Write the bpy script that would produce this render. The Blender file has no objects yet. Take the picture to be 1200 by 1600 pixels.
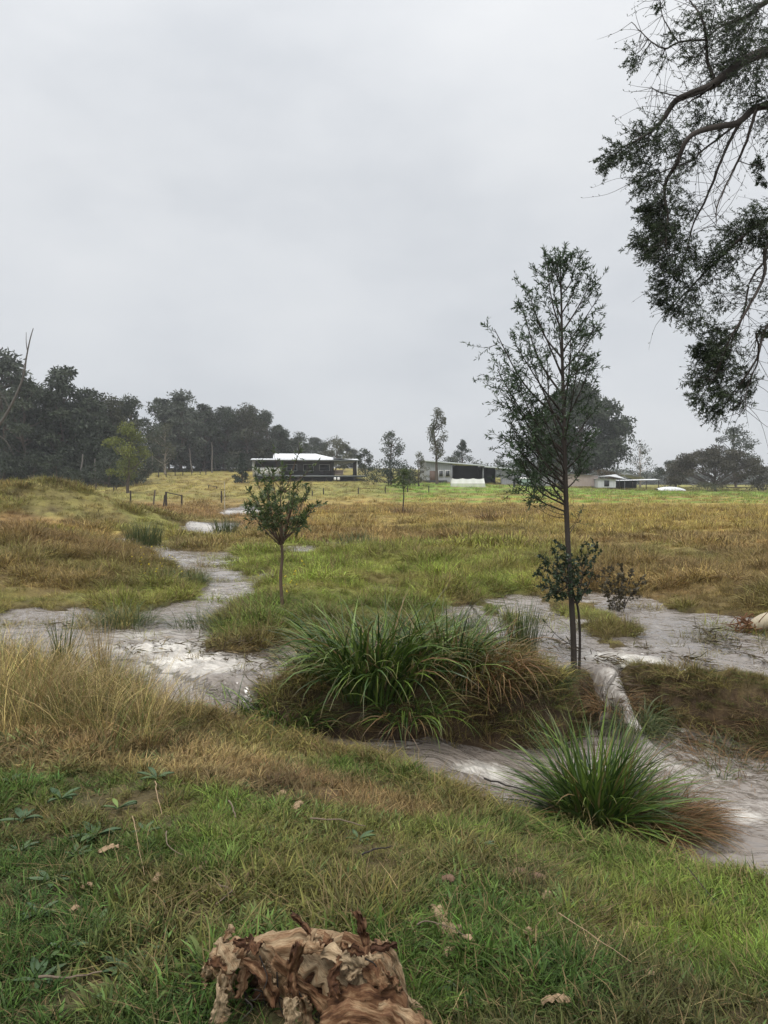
import bpy, math, random
import numpy as np
from mathutils import Vector

S = bpy.context.scene
COL = S.collection
R = math.radians

# ------------------------------------------------------------------ camera
FPX, CX, CY, HORIZON = 1200.0, 600.0, 800.0, 760.0
EYE = 1.6
PITCH = math.atan((CY - HORIZON) / FPX)
cam = bpy.data.cameras.new('camera')
cam.sensor_fit = 'VERTICAL'
cam.angle = 2 * math.atan(800.0 / FPX)
cam.clip_start, cam.clip_end = 0.05, 5000
cam_o = bpy.data.objects.new('camera', cam)
cam_o.location = (0, 0, EYE)
cam_o.rotation_euler = (R(90) - PITCH, 0, 0)
COL.objects.link(cam_o)
S.camera = cam_o

# ------------------------------------------------------------------ sky, sun, exposure
SUN_EL, SUN_AZ = R(58), R(200)
W = bpy.data.worlds.new('World'); S.world = W; W.use_nodes = True
nt = W.node_tree; nt.nodes.clear()
def N(tree, kind, **kw):
    n = tree.nodes.new(kind)
    for k, v in kw.items(): setattr(n, k, v)
    return n
def link(tree, a, b): tree.links.new(a, b)
def ramp_set(r, stops, mode='LINEAR'):
    cr = r.color_ramp; cr.interpolation = mode
    while len(cr.elements) > 1: cr.elements.remove(cr.elements[-1])
    for i, (p, c) in enumerate(stops):
        e = cr.elements[0] if i == 0 else cr.elements.new(p)
        e.position = p; e.color = (*c, 1) if len(c) == 3 else c
sky = N(nt, 'ShaderNodeTexSky', sky_type='NISHITA', sun_disc=False)
sky.sun_elevation, sky.sun_rotation = SUN_EL, SUN_AZ
tc = N(nt, 'ShaderNodeTexCoord')
sep = N(nt, 'ShaderNodeSeparateXYZ'); link(nt, tc.outputs['Generated'], sep.inputs[0])
ovc = N(nt, 'ShaderNodeValToRGB')          # overcast: a little brighter towards the zenith
ramp_set(ovc, [(0.0, (.612, .634, .664)), (.15, (.612, .634, .664)), (.36, (.668, .688, .714)), (.56, (.765, .785, .812)), (.75, (1.2, 1.2, 1.2)), (1.0, (1.95, 1.95, 1.95))])
link(nt, sep.outputs['Z'], ovc.inputs[0])
mp = N(nt, 'ShaderNodeMapping'); mp.inputs['Scale'].default_value = (1.5, 1.5, 3.2); mp.inputs['Location'].default_value = (.3, .2, .1)
link(nt, tc.outputs['Generated'], mp.inputs[0])
cl = N(nt, 'ShaderNodeTexNoise'); cl.inputs['Scale'].default_value = 1.7; cl.inputs['Detail'].default_value = 5; cl.inputs['Roughness'].default_value = .52
link(nt, mp.outputs[0], cl.inputs['Vector'])
clr = N(nt, 'ShaderNodeValToRGB'); ramp_set(clr, [(.30, (.875, .885, .90)), (.50, (1, 1, 1)), (.70, (1.09, 1.08, 1.065))])
link(nt, cl.outputs['Fac'], clr.inputs[0])
mul = N(nt, 'ShaderNodeMix', data_type='RGBA', blend_type='MULTIPLY'); mul.inputs[0].default_value = 1
link(nt, ovc.outputs[0], mul.inputs[6]); link(nt, clr.outputs[0], mul.inputs[7])
sc10 = N(nt, 'ShaderNodeVectorMath', operation='SCALE'); sc10.inputs['Scale'].default_value = 10.0
link(nt, mul.outputs[2], sc10.inputs[0])
mx = N(nt, 'ShaderNodeMix', data_type='RGBA'); mx.inputs[0].default_value = .96
link(nt, sky.outputs[0], mx.inputs[6]); link(nt, sc10.outputs[0], mx.inputs[7])
bg = N(nt, 'ShaderNodeBackground'); bg.inputs['Strength'].default_value = .100
link(nt, mx.outputs[2], bg.inputs[0])
wo = N(nt, 'ShaderNodeOutputWorld'); link(nt, bg.outputs[0], wo.inputs[0])

sl = bpy.data.lights.new('sun', 'SUN'); sl.energy = 1.5; sl.angle = R(16); sl.color = (1, .97, .93)
so = bpy.data.objects.new('sun', sl); COL.objects.link(so)
so.rotation_euler = (R(90) - SUN_EL, 0, R(180) - SUN_AZ)
so.location = (0, 0, 60)

S.view_settings.view_transform = 'Standard'; S.view_settings.look = 'None'
S.view_settings.exposure = .2; S.view_settings.gamma = 1; S.view_settings.use_curve_mapping = False
S.render.engine = 'CYCLES'
S.cycles.max_bounces = 6; S.cycles.diffuse_bounces = 1; S.cycles.glossy_bounces = 3
S.cycles.transmission_bounces = 3; S.cycles.transparent_max_bounces = 6; S.cycles.volume_bounces = 0
S.cycles.caustics_reflective = False; S.cycles.caustics_refractive = False
S.cycles.use_denoising = True

# ------------------------------------------------------------------ numbers
FW = np.array([0, math.cos(PITCH), -math.sin(PITCH)]); UP = np.array([0, math.sin(PITCH), math.cos(PITCH)])
def ray(px, py):
    return np.array([1.0, 0, 0]) * (px - CX) + UP * (CY - py) + FW * FPX
def atY(px, py, Y):
    d = ray(px, py); return np.array([0, 0, EYE]) + d * (Y / d[1])
def atZ(px, py, z):
    d = ray(px, py); return np.array([0, 0, EYE]) + d * ((z - EYE) / d[2])

def _hash(ix, iy, seed):
    h = (ix.astype(np.int64) * 374761393 + iy.astype(np.int64) * 668265263 + seed * 1442695041) & 0xffffffff
    h = ((h ^ (h >> 13)) * 1274126177) & 0xffffffff
    h = h ^ (h >> 16)
    return (h & 0xffffff) / float(0xffffff)
def vnoise(x, y, seed=0):
    x = np.asarray(x, float); y = np.asarray(y, float)
    ix, iy = np.floor(x), np.floor(y); fx, fy = x - ix, y - iy
    fx = fx * fx * fx * (fx * (fx * 6 - 15) + 10); fy = fy * fy * fy * (fy * (fy * 6 - 15) + 10)
    a, b = _hash(ix, iy, seed), _hash(ix + 1, iy, seed)
    c, d = _hash(ix, iy + 1, seed), _hash(ix + 1, iy + 1, seed)
    return (a * (1 - fx) + b * fx) * (1 - fy) + (c * (1 - fx) + d * fx) * fy
def fbm(x, y, seed=0, o=4, g=.5):
    s, a, t, k = 0, 1.0, 0, 1.0
    for i in range(o):
        s = s + a * vnoise(x * k + i * 17.3, y * k - i * 9.1, seed + i); t += a; a *= g; k *= 2.03
    return s / t                                  # 0..1
def sstep(a, b, x):
    t = np.clip((x - a) / (b - a), 0, 1); return t * t * (3 - 2 * t)
def lerp(a, b, t): return a + (b - a) * t

# ------------------------------------------------------------------ terrain
EDGE = np.array([(-40, 18), (-12, 9.6), (-6, 8.2), (-3.5, 7.0), (-2.3, 6.3), (-1.28, 5.85), (-.8, 5.7), (-.3, 5.45), (.2, 4.98), (.83, 4.36), (1.38, 4.12), (1.86, 3.75), (3, 3.1), (6, 2.0), (12, .6), (40, -8)])
LIP = np.array([(-40, 19), (-12, 10.5), (-4, 8.0), (-2.4, 7.4), (-1.5, 6.75), (-1.1, 6.35), (-.4, 6.15), (.4, 6.1), (.9, 6.15), (1.4, 6.4), (1.75, 6.8), (2.4, 6.85), (2.9, 6.5), (3.4, 6.1), (5, 5.2), (12, 2.6), (40, -4)])
def edge_y(x): return np.interp(x, EDGE[:, 0], EDGE[:, 1])
def lip_y(x): return np.interp(x, LIP[:, 0], LIP[:, 1])
UPW = -0.035
POLYS = [
 [(20,955),(70,962),(110,955),(150,960),(165,985),(225,992),(290,988),(300,1000),(320,1012),(300,1025),(350,1034),(400,1022),(440,1010),(470,1000),(480,1040),(440,1080),(420,1140),(330,1140),(250,1110),(180,1090),(60,1050),(-60,1060),(-200,1010),(-60,985)],
 [(222,978),(250,958),(300,945),(330,925),(325,905),(285,886),(255,881),(260,867),(330,865),(368,875),(350,890),(378,915),(388,930),(350,945),(335,968),(300,988),(250,992)],
 [(172,850),(190,846),(245,855),(262,868),(240,872),(200,867)],
 [(298,834),(318,821),(360,818),(352,834),(318,840)],
 [(362,796),(398,792),(394,805),(363,809)],
 [(438,857),(482,855),(484,866),(445,865)],
 [(518,848),(582,848),(584,859),(535,857)],
 [(393,905),(420,897),(424,912),(396,915)],
 [(788,940),(820,936),(850,960),(885,973),(870,988),(815,966)],
 [(690,958),(730,950),(740,964),(775,973),(795,990),(770,1002),(735,987),(700,972)],
 [(925,930),(960,932),(990,945),(1040,955),(1085,968),(1130,966),(1150,975),(1140,992),(1260,1010),(1400,1040),(1400,1160),(1200,1105),(1130,1075),(1060,1060),(1040,1085),(980,1090),(950,1095),(920,1075),(905,1050),(850,1035),(815,1012),(850,992),(905,1008),(985,1030),(1010,1003),(1025,985),(1008,968),(985,963),(940,945)],
]
WPOLY = [np.array([atZ(a, b, UPW)[:2] for a, b in p]) for p in POLYS]
def sdpoly(x, y, P):
    d = np.full(x.shape, 1e9); ins = np.zeros(x.shape, bool)
    n = len(P)
    for i in range(n):
        a, b = P[i], P[(i + 1) % n]
        e = b - a
        t = np.clip(((x - a[0]) * e[0] + (y - a[1]) * e[1]) / (e @ e), 0, 1)
        d = np.minimum(d, (x - a[0] - e[0] * t) ** 2 + (y - a[1] - e[1] * t) ** 2)
        c = ((a[1] > y) != (b[1] > y))
        if c.any():
            xi = a[0] + (y - a[1]) / (b[1] - a[1] + 1e-12) * e[0]
            ins ^= c & (x < xi)
    return np.where(ins, -1, 1) * np.sqrt(d)
def water_sd(x, y):
    sd = np.full(x.shape, 9.0)
    for P in WPOLY:
        lo, hi = P.min(0) - 1, P.max(0) + 1
        m = (x > lo[0]) & (x < hi[0]) & (y > lo[1]) & (y < hi[1])
        if m.any(): sd[m] = np.minimum(sd[m], sdpoly(x[m], y[m], P))
    return sd
def rise(x, y):
    A = lerp(2.4, .8, sstep(0, 50, x))
    t = np.clip((y - 55) / 70, 0, 1.8)
    r = A * t ** 1.5
    # grassy bank on the left
    c = 27 + .25 * (x + 14)
    b = 1.75 * np.exp(-((y - c) / 3.6) ** 2) * sstep(-5.5, -13, x) * (.85 + .3 * vnoise(x * .35, y * .2, 5))
    b = b + .45 * np.exp(-((y - 15.5) / 3.5) ** 2) * sstep(-3.5, -8, x)
    return r + b
def band_level(x):
    a = np.interp(x, [-2.3, -1.9, -1.55, -1.1, -.6, 0, .35, .75, 1.2, 40], [-.06, -.12, -.22, -.33, -.38, -.40, -.42, -.51, -.52, -.53])
    return a
def terrain(x, y):
    x = np.asarray(x, float); y = np.asarray(y, float)
    e, l = edge_y(x) + .22 * (fbm(x * 1.3, y * 1.3, 3) - .5), lip_y(x) + (.5 + .45 * sstep(1.5, 1.9, x)) * (fbm(x * 1.5, y * 1.1, 4) - .5)
    dn, df = e - y, y - l
    bed = lerp(-.32, -.95, sstep(-2.6, -1.4, x))
    edge_h = lerp(-.02, -.30, sstep(-2.4, -.4, x)); edge_h = lerp(edge_h, -.40, sstep(.2, 1.2, x))
    lawn = lerp(edge_h, .0, sstep(-.1, 2.3, dn)) + .07 * (fbm(x * 1.7, y * 1.7, 7) - .5) + .03 * (fbm(x * 6, y * 6, 8) - .5)
    near = lerp(bed, lawn, sstep(-.30, .04, dn))
    hum = .34 * np.maximum(0, fbm(x * .8, y * .8, 11, 3) - .42) + 0.26 * np.maximum(0, fbm(x * 2.3, y * 2.3, 12, 3) - .4)
    sd = water_sd(x, y) - .06 - .010 * y - .10 * sstep(.8, 1.6, x) + (.16 + .014 * y) * (fbm(x * 2.6, y * 2.6, 13, 4, .6) - .5) * 2
    w = .04 + .006 * y
    m = sstep(w, -w, sd)
    hum = hum * lerp(1, .45, sstep(9, 24, y)); mead = .02 + hum * sstep(-.02, .8 + .02 * y, sd) - .24 * m + rise(x, y)
    fall = np.maximum(.95 * np.exp(-((x - 2.06 - .12 * (6.7 - y)) / .17) ** 2), sstep(-.8, -1.3, x))
    lipclump = (.0 + .19 * m + .11 * np.maximum(0, fbm(x * 2.6, y * 2.6, 14) - .4)) * np.exp(-((df - .06) / .16) ** 2) * (1 - fall)
    far = lerp(bed, mead + lipclump, sstep(-.30 - .75 * np.maximum(sstep(2.75, 3.1, x), np.exp(-((x - 2.06) / .3) ** 2)), .05, df))
    out = np.maximum(near, np.where(df > -1.3, far, bed))
    # root mounds of the tussocks that stand in the lower pool
    for cx, cy, r, h in ((1.32, 4.80, .30, -.47), (1.62, 4.80, .26, -.48), (1.85, 4.78, .2, -.50)):
        q = ((x - cx) ** 2 + (y - cy) ** 2) / r ** 2 * (.7 + .6 * vnoise(x * 6, y * 6, 19))
        out = np.where(q < 3, np.maximum(out, h - .14 * q), out)
    return out
def H(x, y): return float(terrain(np.array([x]), np.array([y]))[0])
def waterz(x, y):
    l = lip_y(x) + (.5 + .45 * sstep(1.5, 1.9, x)) * (fbm(x * 1.5, y * 1.1, 4) - .5)
    df = y - l
    up = UPW + rise(x, y)
    sd = np.minimum(water_sd(x, y), water_sd(x, y + .45)) + .1 * (fbm(x * 2.2, y * 2.2, 13, 3) - .5)
    fall = np.maximum(.95 * np.exp(-((x - 2.06 - .12 * (6.7 - y)) / .17) ** 2), sstep(-.8, -1.3, x))
    sh = lerp(.46, 0, fall)                       # away from the falls the pool stops behind the clumps on the lip
    return lerp(np.minimum(band_level(x), UPW), up, sstep(-.42 + sh - .75 * np.exp(-((x - 2.06) / .3) ** 2) * fall, -.04 + sh, df)), df

# ------------------------------------------------------------------ meshes
class Geo:
    def __init__(s): s.V, s.Q, s.A, s.n = [], [], {}, 0
    def add(s, V, Q, **at):
        V = np.asarray(V, float).reshape(-1, 3); Q = np.asarray(Q, int).reshape(-1, 4)
        s.V.append(V); s.Q.append(Q + s.n)
        for k in set(s.A) | set(at):
            prev = s.A.setdefault(k, [np.zeros(s.n)] if s.n else [])
            prev.append(np.broadcast_to(np.asarray(at.get(k, 0.0), float), (len(V),)).copy())
        s.n += len(V); return s
    def box(s, x0, x1, y0, y1, z0, z1, **at):
        V = [(x, y, z) for z in (z0, z1) for y in (y0, y1) for x in (x0, x1)]
        return s.add(V, [(0,2,3,1),(4,5,7,6),(0,1,5,4),(2,6,7,3),(0,4,6,2),(1,3,7,5)], **at)
    def tube(s, P, r, n=6, cap=True, **at):
        P = np.asarray(P, float); k = len(P)
        r = np.broadcast_to(np.asarray(r, float), (k,))
        T = np.gradient(P, axis=0); T /= np.linalg.norm(T, axis=1)[:, None] + 1e-9
        a = np.cross(T, [0.3, .2, 1.0]); bad = np.linalg.norm(a, axis=1) < .15
        a[bad] = np.cross(T[bad], [1.0, 0, 0]); a /= np.linalg.norm(a, axis=1)[:, None]
        b = np.cross(T, a)
        ang = np.arange(n) * 2 * math.pi / n
        V = P[:, None] + r[:, None, None] * (np.cos(ang)[None, :, None] * a[:, None] + np.sin(ang)[None, :, None] * b[:, None])
        i, j = np.meshgrid(np.arange(k - 1), np.arange(n), indexing='ij'); j2 = (j + 1) % n
        Q = np.stack([i * n + j, i * n + j2, (i + 1) * n + j2, (i + 1) * n + j], -1).reshape(-1, 4)
        return s.add(V, Q, **at)
    def leaves(s, P, D, L, Wd, rng, rnd=None, up=.5, fold=.0, t=None):
        """one quad per leaf: base, side, tip, side"""
        P = np.asarray(P, float); n = len(P)
        if n == 0: return s
        D = D / (np.linalg.norm(D, axis=1)[:, None] + 1e-9)
        Nn = rng.normal(size=(n, 3)) + np.array([0, 0, up]); Sd = np.cross(D, Nn); Sd /= np.linalg.norm(Sd, axis=1)[:, None] + 1e-9
        L = np.broadcast_to(L, (n,))[:, None]; Wd = np.broadcast_to(Wd, (n,))[:, None]
        up3 = np.cross(Sd, D)
        mid = P + D * L * .45 + up3 * L * fold
        V = np.stack([P, mid + Sd * Wd * .5, P + D * L, mid - Sd * Wd * .5], 1)
        Q = np.arange(4 * n).reshape(n, 4)
        rnd = rng.random(n) if rnd is None else rnd
        return s.add(V, Q, rnd=np.repeat(rnd, 4))
    def grid(s, V, nu, nv, **at):
        i, j = np.meshgrid(np.arange(nu - 1), np.arange(nv - 1), indexing='ij')
        Q = np.stack([i * nv + j, i * nv + j + 1, (i + 1) * nv + j + 1, (i + 1) * nv + j], -1)
        return s.add(V, Q, **at)
    def mesh(s, name, mat, smooth=False, off=None):
        V = np.concatenate(s.V); Q = np.concatenate(s.Q)
        if off is not None: V = V - np.asarray(off)
        me = bpy.data.meshes.new(name)
        me.vertices.add(len(V)); me.vertices.foreach_set('co', V.astype(np.float32).ravel())
        me.loops.add(Q.size); me.loops.foreach_set('vertex_index', Q.astype(np.int32).ravel())
        me.polygons.add(len(Q)); me.polygons.foreach_set('loop_start', np.arange(0, Q.size, 4, dtype=np.int32))
        if smooth: me.polygons.foreach_set('use_smooth', np.ones(len(Q), bool))
        for k, v in s.A.items():
            at = me.attributes.new(k, 'FLOAT', 'POINT'); at.data.foreach_set('value', np.concatenate(v).astype(np.float32))
        if mat: me.materials.append(mat)
        me.update(calc_edges=True)
        return me
def tag(o, label=None, cat=None, group=None, kind=None):
    if label: o['label'] = label
    if cat: o['category'] = cat
    if group: o['group'] = group
    if kind: o['kind'] = kind
    return o
def obj(name, me, parent=None, loc=None, kind=None):
    o = bpy.data.objects.new(name, me); COL.objects.link(o)
    if parent: o.parent = parent
    if loc is not None: o.location = [float(v) for v in loc]
    if kind: o['kind'] = kind
    return o
def thing(name, loc, label, cat, group=None, rz=0):
    o = obj(name, None, None, loc); o.rotation_euler.z = rz; o.empty_display_size = .2
    return tag(o, label, cat, group)
def children(o): return [c for c in COL.objects if c.parent == o]
def copy_tree(o, kids, parent=None):
    c = o.copy(); COL.objects.link(c)
    if parent: c.parent = parent
    for k in kids:
        d = k.copy(); COL.objects.link(d); d.parent = c
    return c
def catmull(P, n=8):
    P = np.asarray(P, float); k = len(P)
    if k < 3: return np.array([lerp(P[0], P[-1], t) for t in np.linspace(0, 1, n + 1)])
    E = np.vstack([2 * P[0] - P[1], P, 2 * P[-1] - P[-2]]); out = []
    for i in range(k - 1):
        p0, p1, p2, p3 = E[i:i + 4]
        for t in np.linspace(0, 1, n, endpoint=False):
            out.append(.5 * (2 * p1 + (p2 - p0) * t + (2 * p0 - 5 * p1 + 4 * p2 - p3) * t * t + (3 * p1 - p0 - 3 * p2 + p3) * t ** 3))
    out.append(P[-1]); return np.array(out)
def unit(v): v = np.asarray(v, float); return v / (np.linalg.norm(v, axis=-1, keepdims=True) + 1e-9)

# ------------------------------------------------------------------ materials
def newmat(name):
    m = bpy.data.materials.new(name); m.use_nodes = True; t = m.node_tree; t.nodes.clear()
    out = N(t, 'ShaderNodeOutputMaterial'); return m, t, out
def bsdf(t, rough=.6, spec=.3):
    b = N(t, 'ShaderNodeBsdfPrincipled'); b.inputs['Roughness'].default_value = rough; b.inputs['Specular IOR Level'].default_value = spec; return b
def attr(t, name, kind='GEOMETRY'):
    a = N(t, 'ShaderNodeAttribute', attribute_name=name, attribute_type=kind); return a
def noise(t, scale, detail=4, rough=.55, vec=None, stretch=None):
    n = N(t, 'ShaderNodeTexNoise'); n.inputs['Scale'].default_value = scale; n.inputs['Detail'].default_value = detail; n.inputs['Roughness'].default_value = rough
    c = N(t, 'ShaderNodeTexCoord'); src = c.outputs['Object']
    if stretch:
        m = N(t, 'ShaderNodeMapping'); m.inputs['Scale'].default_value = stretch; link(t, src, m.inputs[0]); src = m.outputs[0]
    link(t, vec or src, n.inputs['Vector']); return n
def mixc(t, fac, a, b, mode='MIX'):
    m = N(t, 'ShaderNodeMix', data_type='RGBA', blend_type=mode)
    for sock, v in ((m.inputs[0], fac), (m.inputs[6], a), (m.inputs[7], b)):
        if hasattr(v, 'is_linked'): link(t, v, sock)
        elif isinstance(v, (int, float)): sock.default_value = v
        else: sock.default_value = (*v, 1)
    return m.outputs[2]
def leafy(t, out, col, rough, spec, tr):
    b = bsdf(t, rough, spec); link(t, col, b.inputs['Base Color'])
    tl = N(t, 'ShaderNodeBsdfTranslucent'); link(t, col, tl.inputs[0])
    m = N(t, 'ShaderNodeMixShader'); m.inputs[0].default_value = tr
    link(t, b.outputs[0], m.inputs[1]); link(t, tl.outputs[0], m.inputs[2]); link(t, m.outputs[0], out.inputs[0])
def veg_mat(name, stops, rough=.5, spec=.2, tr=.16, tip=None):
    m, t, out = newmat(name)
    r = N(t, 'ShaderNodeValToRGB'); ramp_set(r, stops); link(t, attr(t, 'rnd').outputs['Fac'], r.inputs[0])
    col = r.outputs[0]
    if tip:
        tr_ = N(t, 'ShaderNodeValToRGB'); ramp_set(tr_, [(tip[0], (0, 0, 0)), (1, (1, 1, 1))]); link(t, attr(t, 't').outputs['Fac'], tr_.inputs[0])
        col = mixc(t, tr_.outputs[0], col, tip[1])
    leafy(t, out, col, rough, spec, tr); return m
def grass_mat(name, rough=.6, spec=.16, tr=.15):
    """blade colour = the tuft's own tint, varied blade by blade, some blades dead straw"""
    m, t, out = newmat(name)
    ti = attr(t, 'tint', 'INSTANCER').outputs['Color']; rn = attr(t, 'rnd').outputs['Fac']
    v = N(t, 'ShaderNodeMapRange'); v.inputs[3].default_value = .34; v.inputs[4].default_value = 1.75; link(t, rn, v.inputs[0])
    sc = N(t, 'ShaderNodeVectorMath', operation='SCALE'); link(t, ti, sc.inputs[0]); link(t, v.outputs[0], sc.inputs['Scale'])
    dead = N(t, 'ShaderNodeValToRGB'); ramp_set(dead, [(.0, (1, 1, 1)), (.16, (.8, .8, .8)), (.2, (0, 0, 0))]); 
    fr = N(t, 'ShaderNodeMath', operation='FRACT'); mu = N(t, 'ShaderNodeMath', operation='MULTIPLY'); mu.inputs[1].default_value = 7.31
    link(t, rn, mu.inputs[0]); link(t, mu.outputs[0], fr.inputs[0]); link(t, fr.outputs[0], dead.inputs[0])
    col = mixc(t, dead.outputs[0], sc.outputs[0], (.24, .17, .085))
    leafy(t, out, col, rough, spec, tr); return m
def plain(name, col, rough=.6, spec=.3, var=.25, scale=8, stretch=None, metal=0, bump=0):
    m, t, out = newmat(name); b = bsdf(t, rough, spec); b.inputs['Metallic'].default_value = metal
    n = noise(t, scale, 5, .6, stretch=stretch)
    c = mixc(t, n.outputs['Fac'], tuple(x * (1 - var) for x in col), tuple(min(1, x * (1 + var)) for x in col))
    link(t, c, b.inputs['Base Color'])
    if bump:
        bp = N(t, 'ShaderNodeBump'); bp.inputs['Strength'].default_value = bump; bp.inputs['Distance'].default_value = .02
        link(t, n.outputs['Fac'], bp.inputs['Height']); link(t, bp.outputs[0], b.inputs['Normal'])
    link(t, b.outputs[0], out.inputs[0]); return m

# ------------------------------------------------------------------ colour of the grass cover
PAL = dict(g1=(.054,.098,.022), g2=(.086,.142,.028), g3=(.126,.172,.034), lg=(.170,.250,.032), thatch=(.205,.145,.065), straw=(.330,.245,.105),
           yg=(.240,.255,.058), olive=(.215,.190,.062), rust=(.285,.185,.080), lime=(.300,.310,.045), lime2=(.235,.290,.052), gold=(.330,.255,.085),
           gold2=(.335,.265,.080), gbrown=(.270,.200,.075), green=(.130,.185,.038), dk=(.055,.080,.028), bed=(.165,.290,.040), mown=(.24,.235,.07))
ANCH = [(100,1500,'g1',260,.2),(380,1420,'g2',200,.15),(640,1480,'g2',160,.2),(900,1530,'g1',260,.12),(1050,1420,'lg',170,.07),(1180,1450,'g3',110,.12),(860,1340,'g3',120,.06),(690,1290,'g3',90,.06),
 (470,1205,'thatch',110,.035),(480,1330,'g2',120,.07),(260,1420,'g1',160,.08),(760,1400,'g2',140,.08),(150,1195,'straw',150,.05),(60,1290,'g2',130,.06),(330,1300,'g3',140,.07),(560,1340,'g2',120,.08),
 (40,1060,'straw',140,.1),(200,1090,'olive',120,.08),
 (60,985,'olive',90,.07),(200,955,'yg',140,.07),(100,905,'olive',140,.08),(40,880,'rust',90,.08),(150,870,'olive',90,.06),(250,835,'yg',60,.08),(240,905,'g3',60,.07),
(260,800,'rust',120,.14),(330,795,'gbrown',60,.15),(420,815,'rust',50,.12),(310,855,'olive',60,.07),
 (380,960,'green',80,.07),(470,880,'lime2',80,.1),(560,930,'lime2',90,.09),(650,880,'yg',90,.08),(740,900,'lime2',90,.09),(660,960,'green',80,.07),(560,815,'gold',110,.12),(600,835,'gbrown',110,.06),(640,790,'gold',90,.1),
 (760,830,'olive',90,.06),(730,805,'gbrown',60,.08),(820,880,'yg',60,.1),(960,970,'yg',80,.06),(980,1010,'olive',50,.05),(900,820,'gold2',140,.12),(1050,820,'gold2',160,.13),(1150,850,'gbrown',120,.1),
 (1100,910,'gbrown',140,.09),(1000,870,'olive',90,.07),(1180,945,'olive',60,.06),(700,1060,'olive',300,.06),
 (330,775,'gold',110,.2),(300,757,'mown',110,.4),(450,770,'gold',140,.25),(620,770,'mown',200,.35),(900,778,'mown',250,.12),(1100,785,'gold2',200,.1)]
_A = []
for px, d, c, su, sv in ((90, 21.2, 'lime', 130, .035), (60, 23.4, 'rust', 120, .035), (190, 23.6, 'gold', 90, .035), (60, 26.4, 'ridge', 200, .06), (180, 29, 'olive', 90, .08), (40, 34, 'ridge', 200, .15), (50, 11.8, 'gbrown', 90, .05), (150, 12.6, 'olive', 90, .05), (90, 14.5, 'gbrown', 110, .06), (200, 11.2, 'yg', 60, .05)):
    _A.append(((px - CX) / FPX, math.log(d), PAL[c] if c != 'ridge' else (.235, .215, .075), su / FPX, sv))
for px, py, c, su, sv in ANCH:
    d = EYE * FPX / max(py - HORIZON, 11); _A.append(((px - CX) / FPX, math.log(d), PAL[c], su / FPX, sv))
def grass_tint(x, y):
    x = np.asarray(x, float); y = np.maximum(np.asarray(y, float), .8)
    wob = .03
    u = x / y + wob * (fbm(x * .7, y * .7, 21) - .5) * 2; v = np.log(y) + .10 * (fbm(x * .8 + 9, y * .8, 22) - .5) * 2
    cs = np.zeros(x.shape + (3,)); ws = np.full(x.shape, 1e-9)
    for au, av, c, su, sv in _A:
        w = np.exp(-((u - au) / su) ** 2 - ((v - av) / (sv * 1.15)) ** 2) + 1e-7 / (1e-3 + (u - au) ** 2 + (v - av) ** 2)
        w = w ** 1.2
        ws += w; cs += w[..., None] * np.array(c)
    cs /= ws[..., None]
    # rows of mown, greener garden beds on the far right-hand part of the field
    k = sstep(-2, 3, x) * sstep(60, 66, y) * sstep(126, 118, y)
    row = np.zeros(x.shape)
    for c0, hw in ((69, 1.6), (79, 2.6), (92, 3.2), (103, 4.0), (114, 4.0)):
        row = np.maximum(row, sstep(hw + .8, hw - .6, np.abs(y - c0 - .02 * x + 2 * (fbm(x * .05, y * 0, 31) - .5))))
    row = row * sstep(.16, .36, fbm(x * .12, y * .25, 32) + .18 * sstep(10, 40, x))
    cs = lerp(cs, np.array(PAL['bed']), (k * row * .9)[..., None])
    n = fbm(x * 1.9, y * 1.9, 23, 3)
    cs = cs * (.52 + .96 * n)[..., None]
    n2 = fbm(x * .9, y * .9, 24, 3)
    n3 = fbm(x * 1.4, y * 1.4, 25, 3)
    cs = lerp(cs, np.array([.085, .065, .030]), (sstep(.58, .74, n3) * .6 * (y < 40))[..., None])
    cs = lerp(cs, np.array(PAL['rust']) * .8, (sstep(.56, .70, n2) * .42)[..., None])
    return cs

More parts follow.
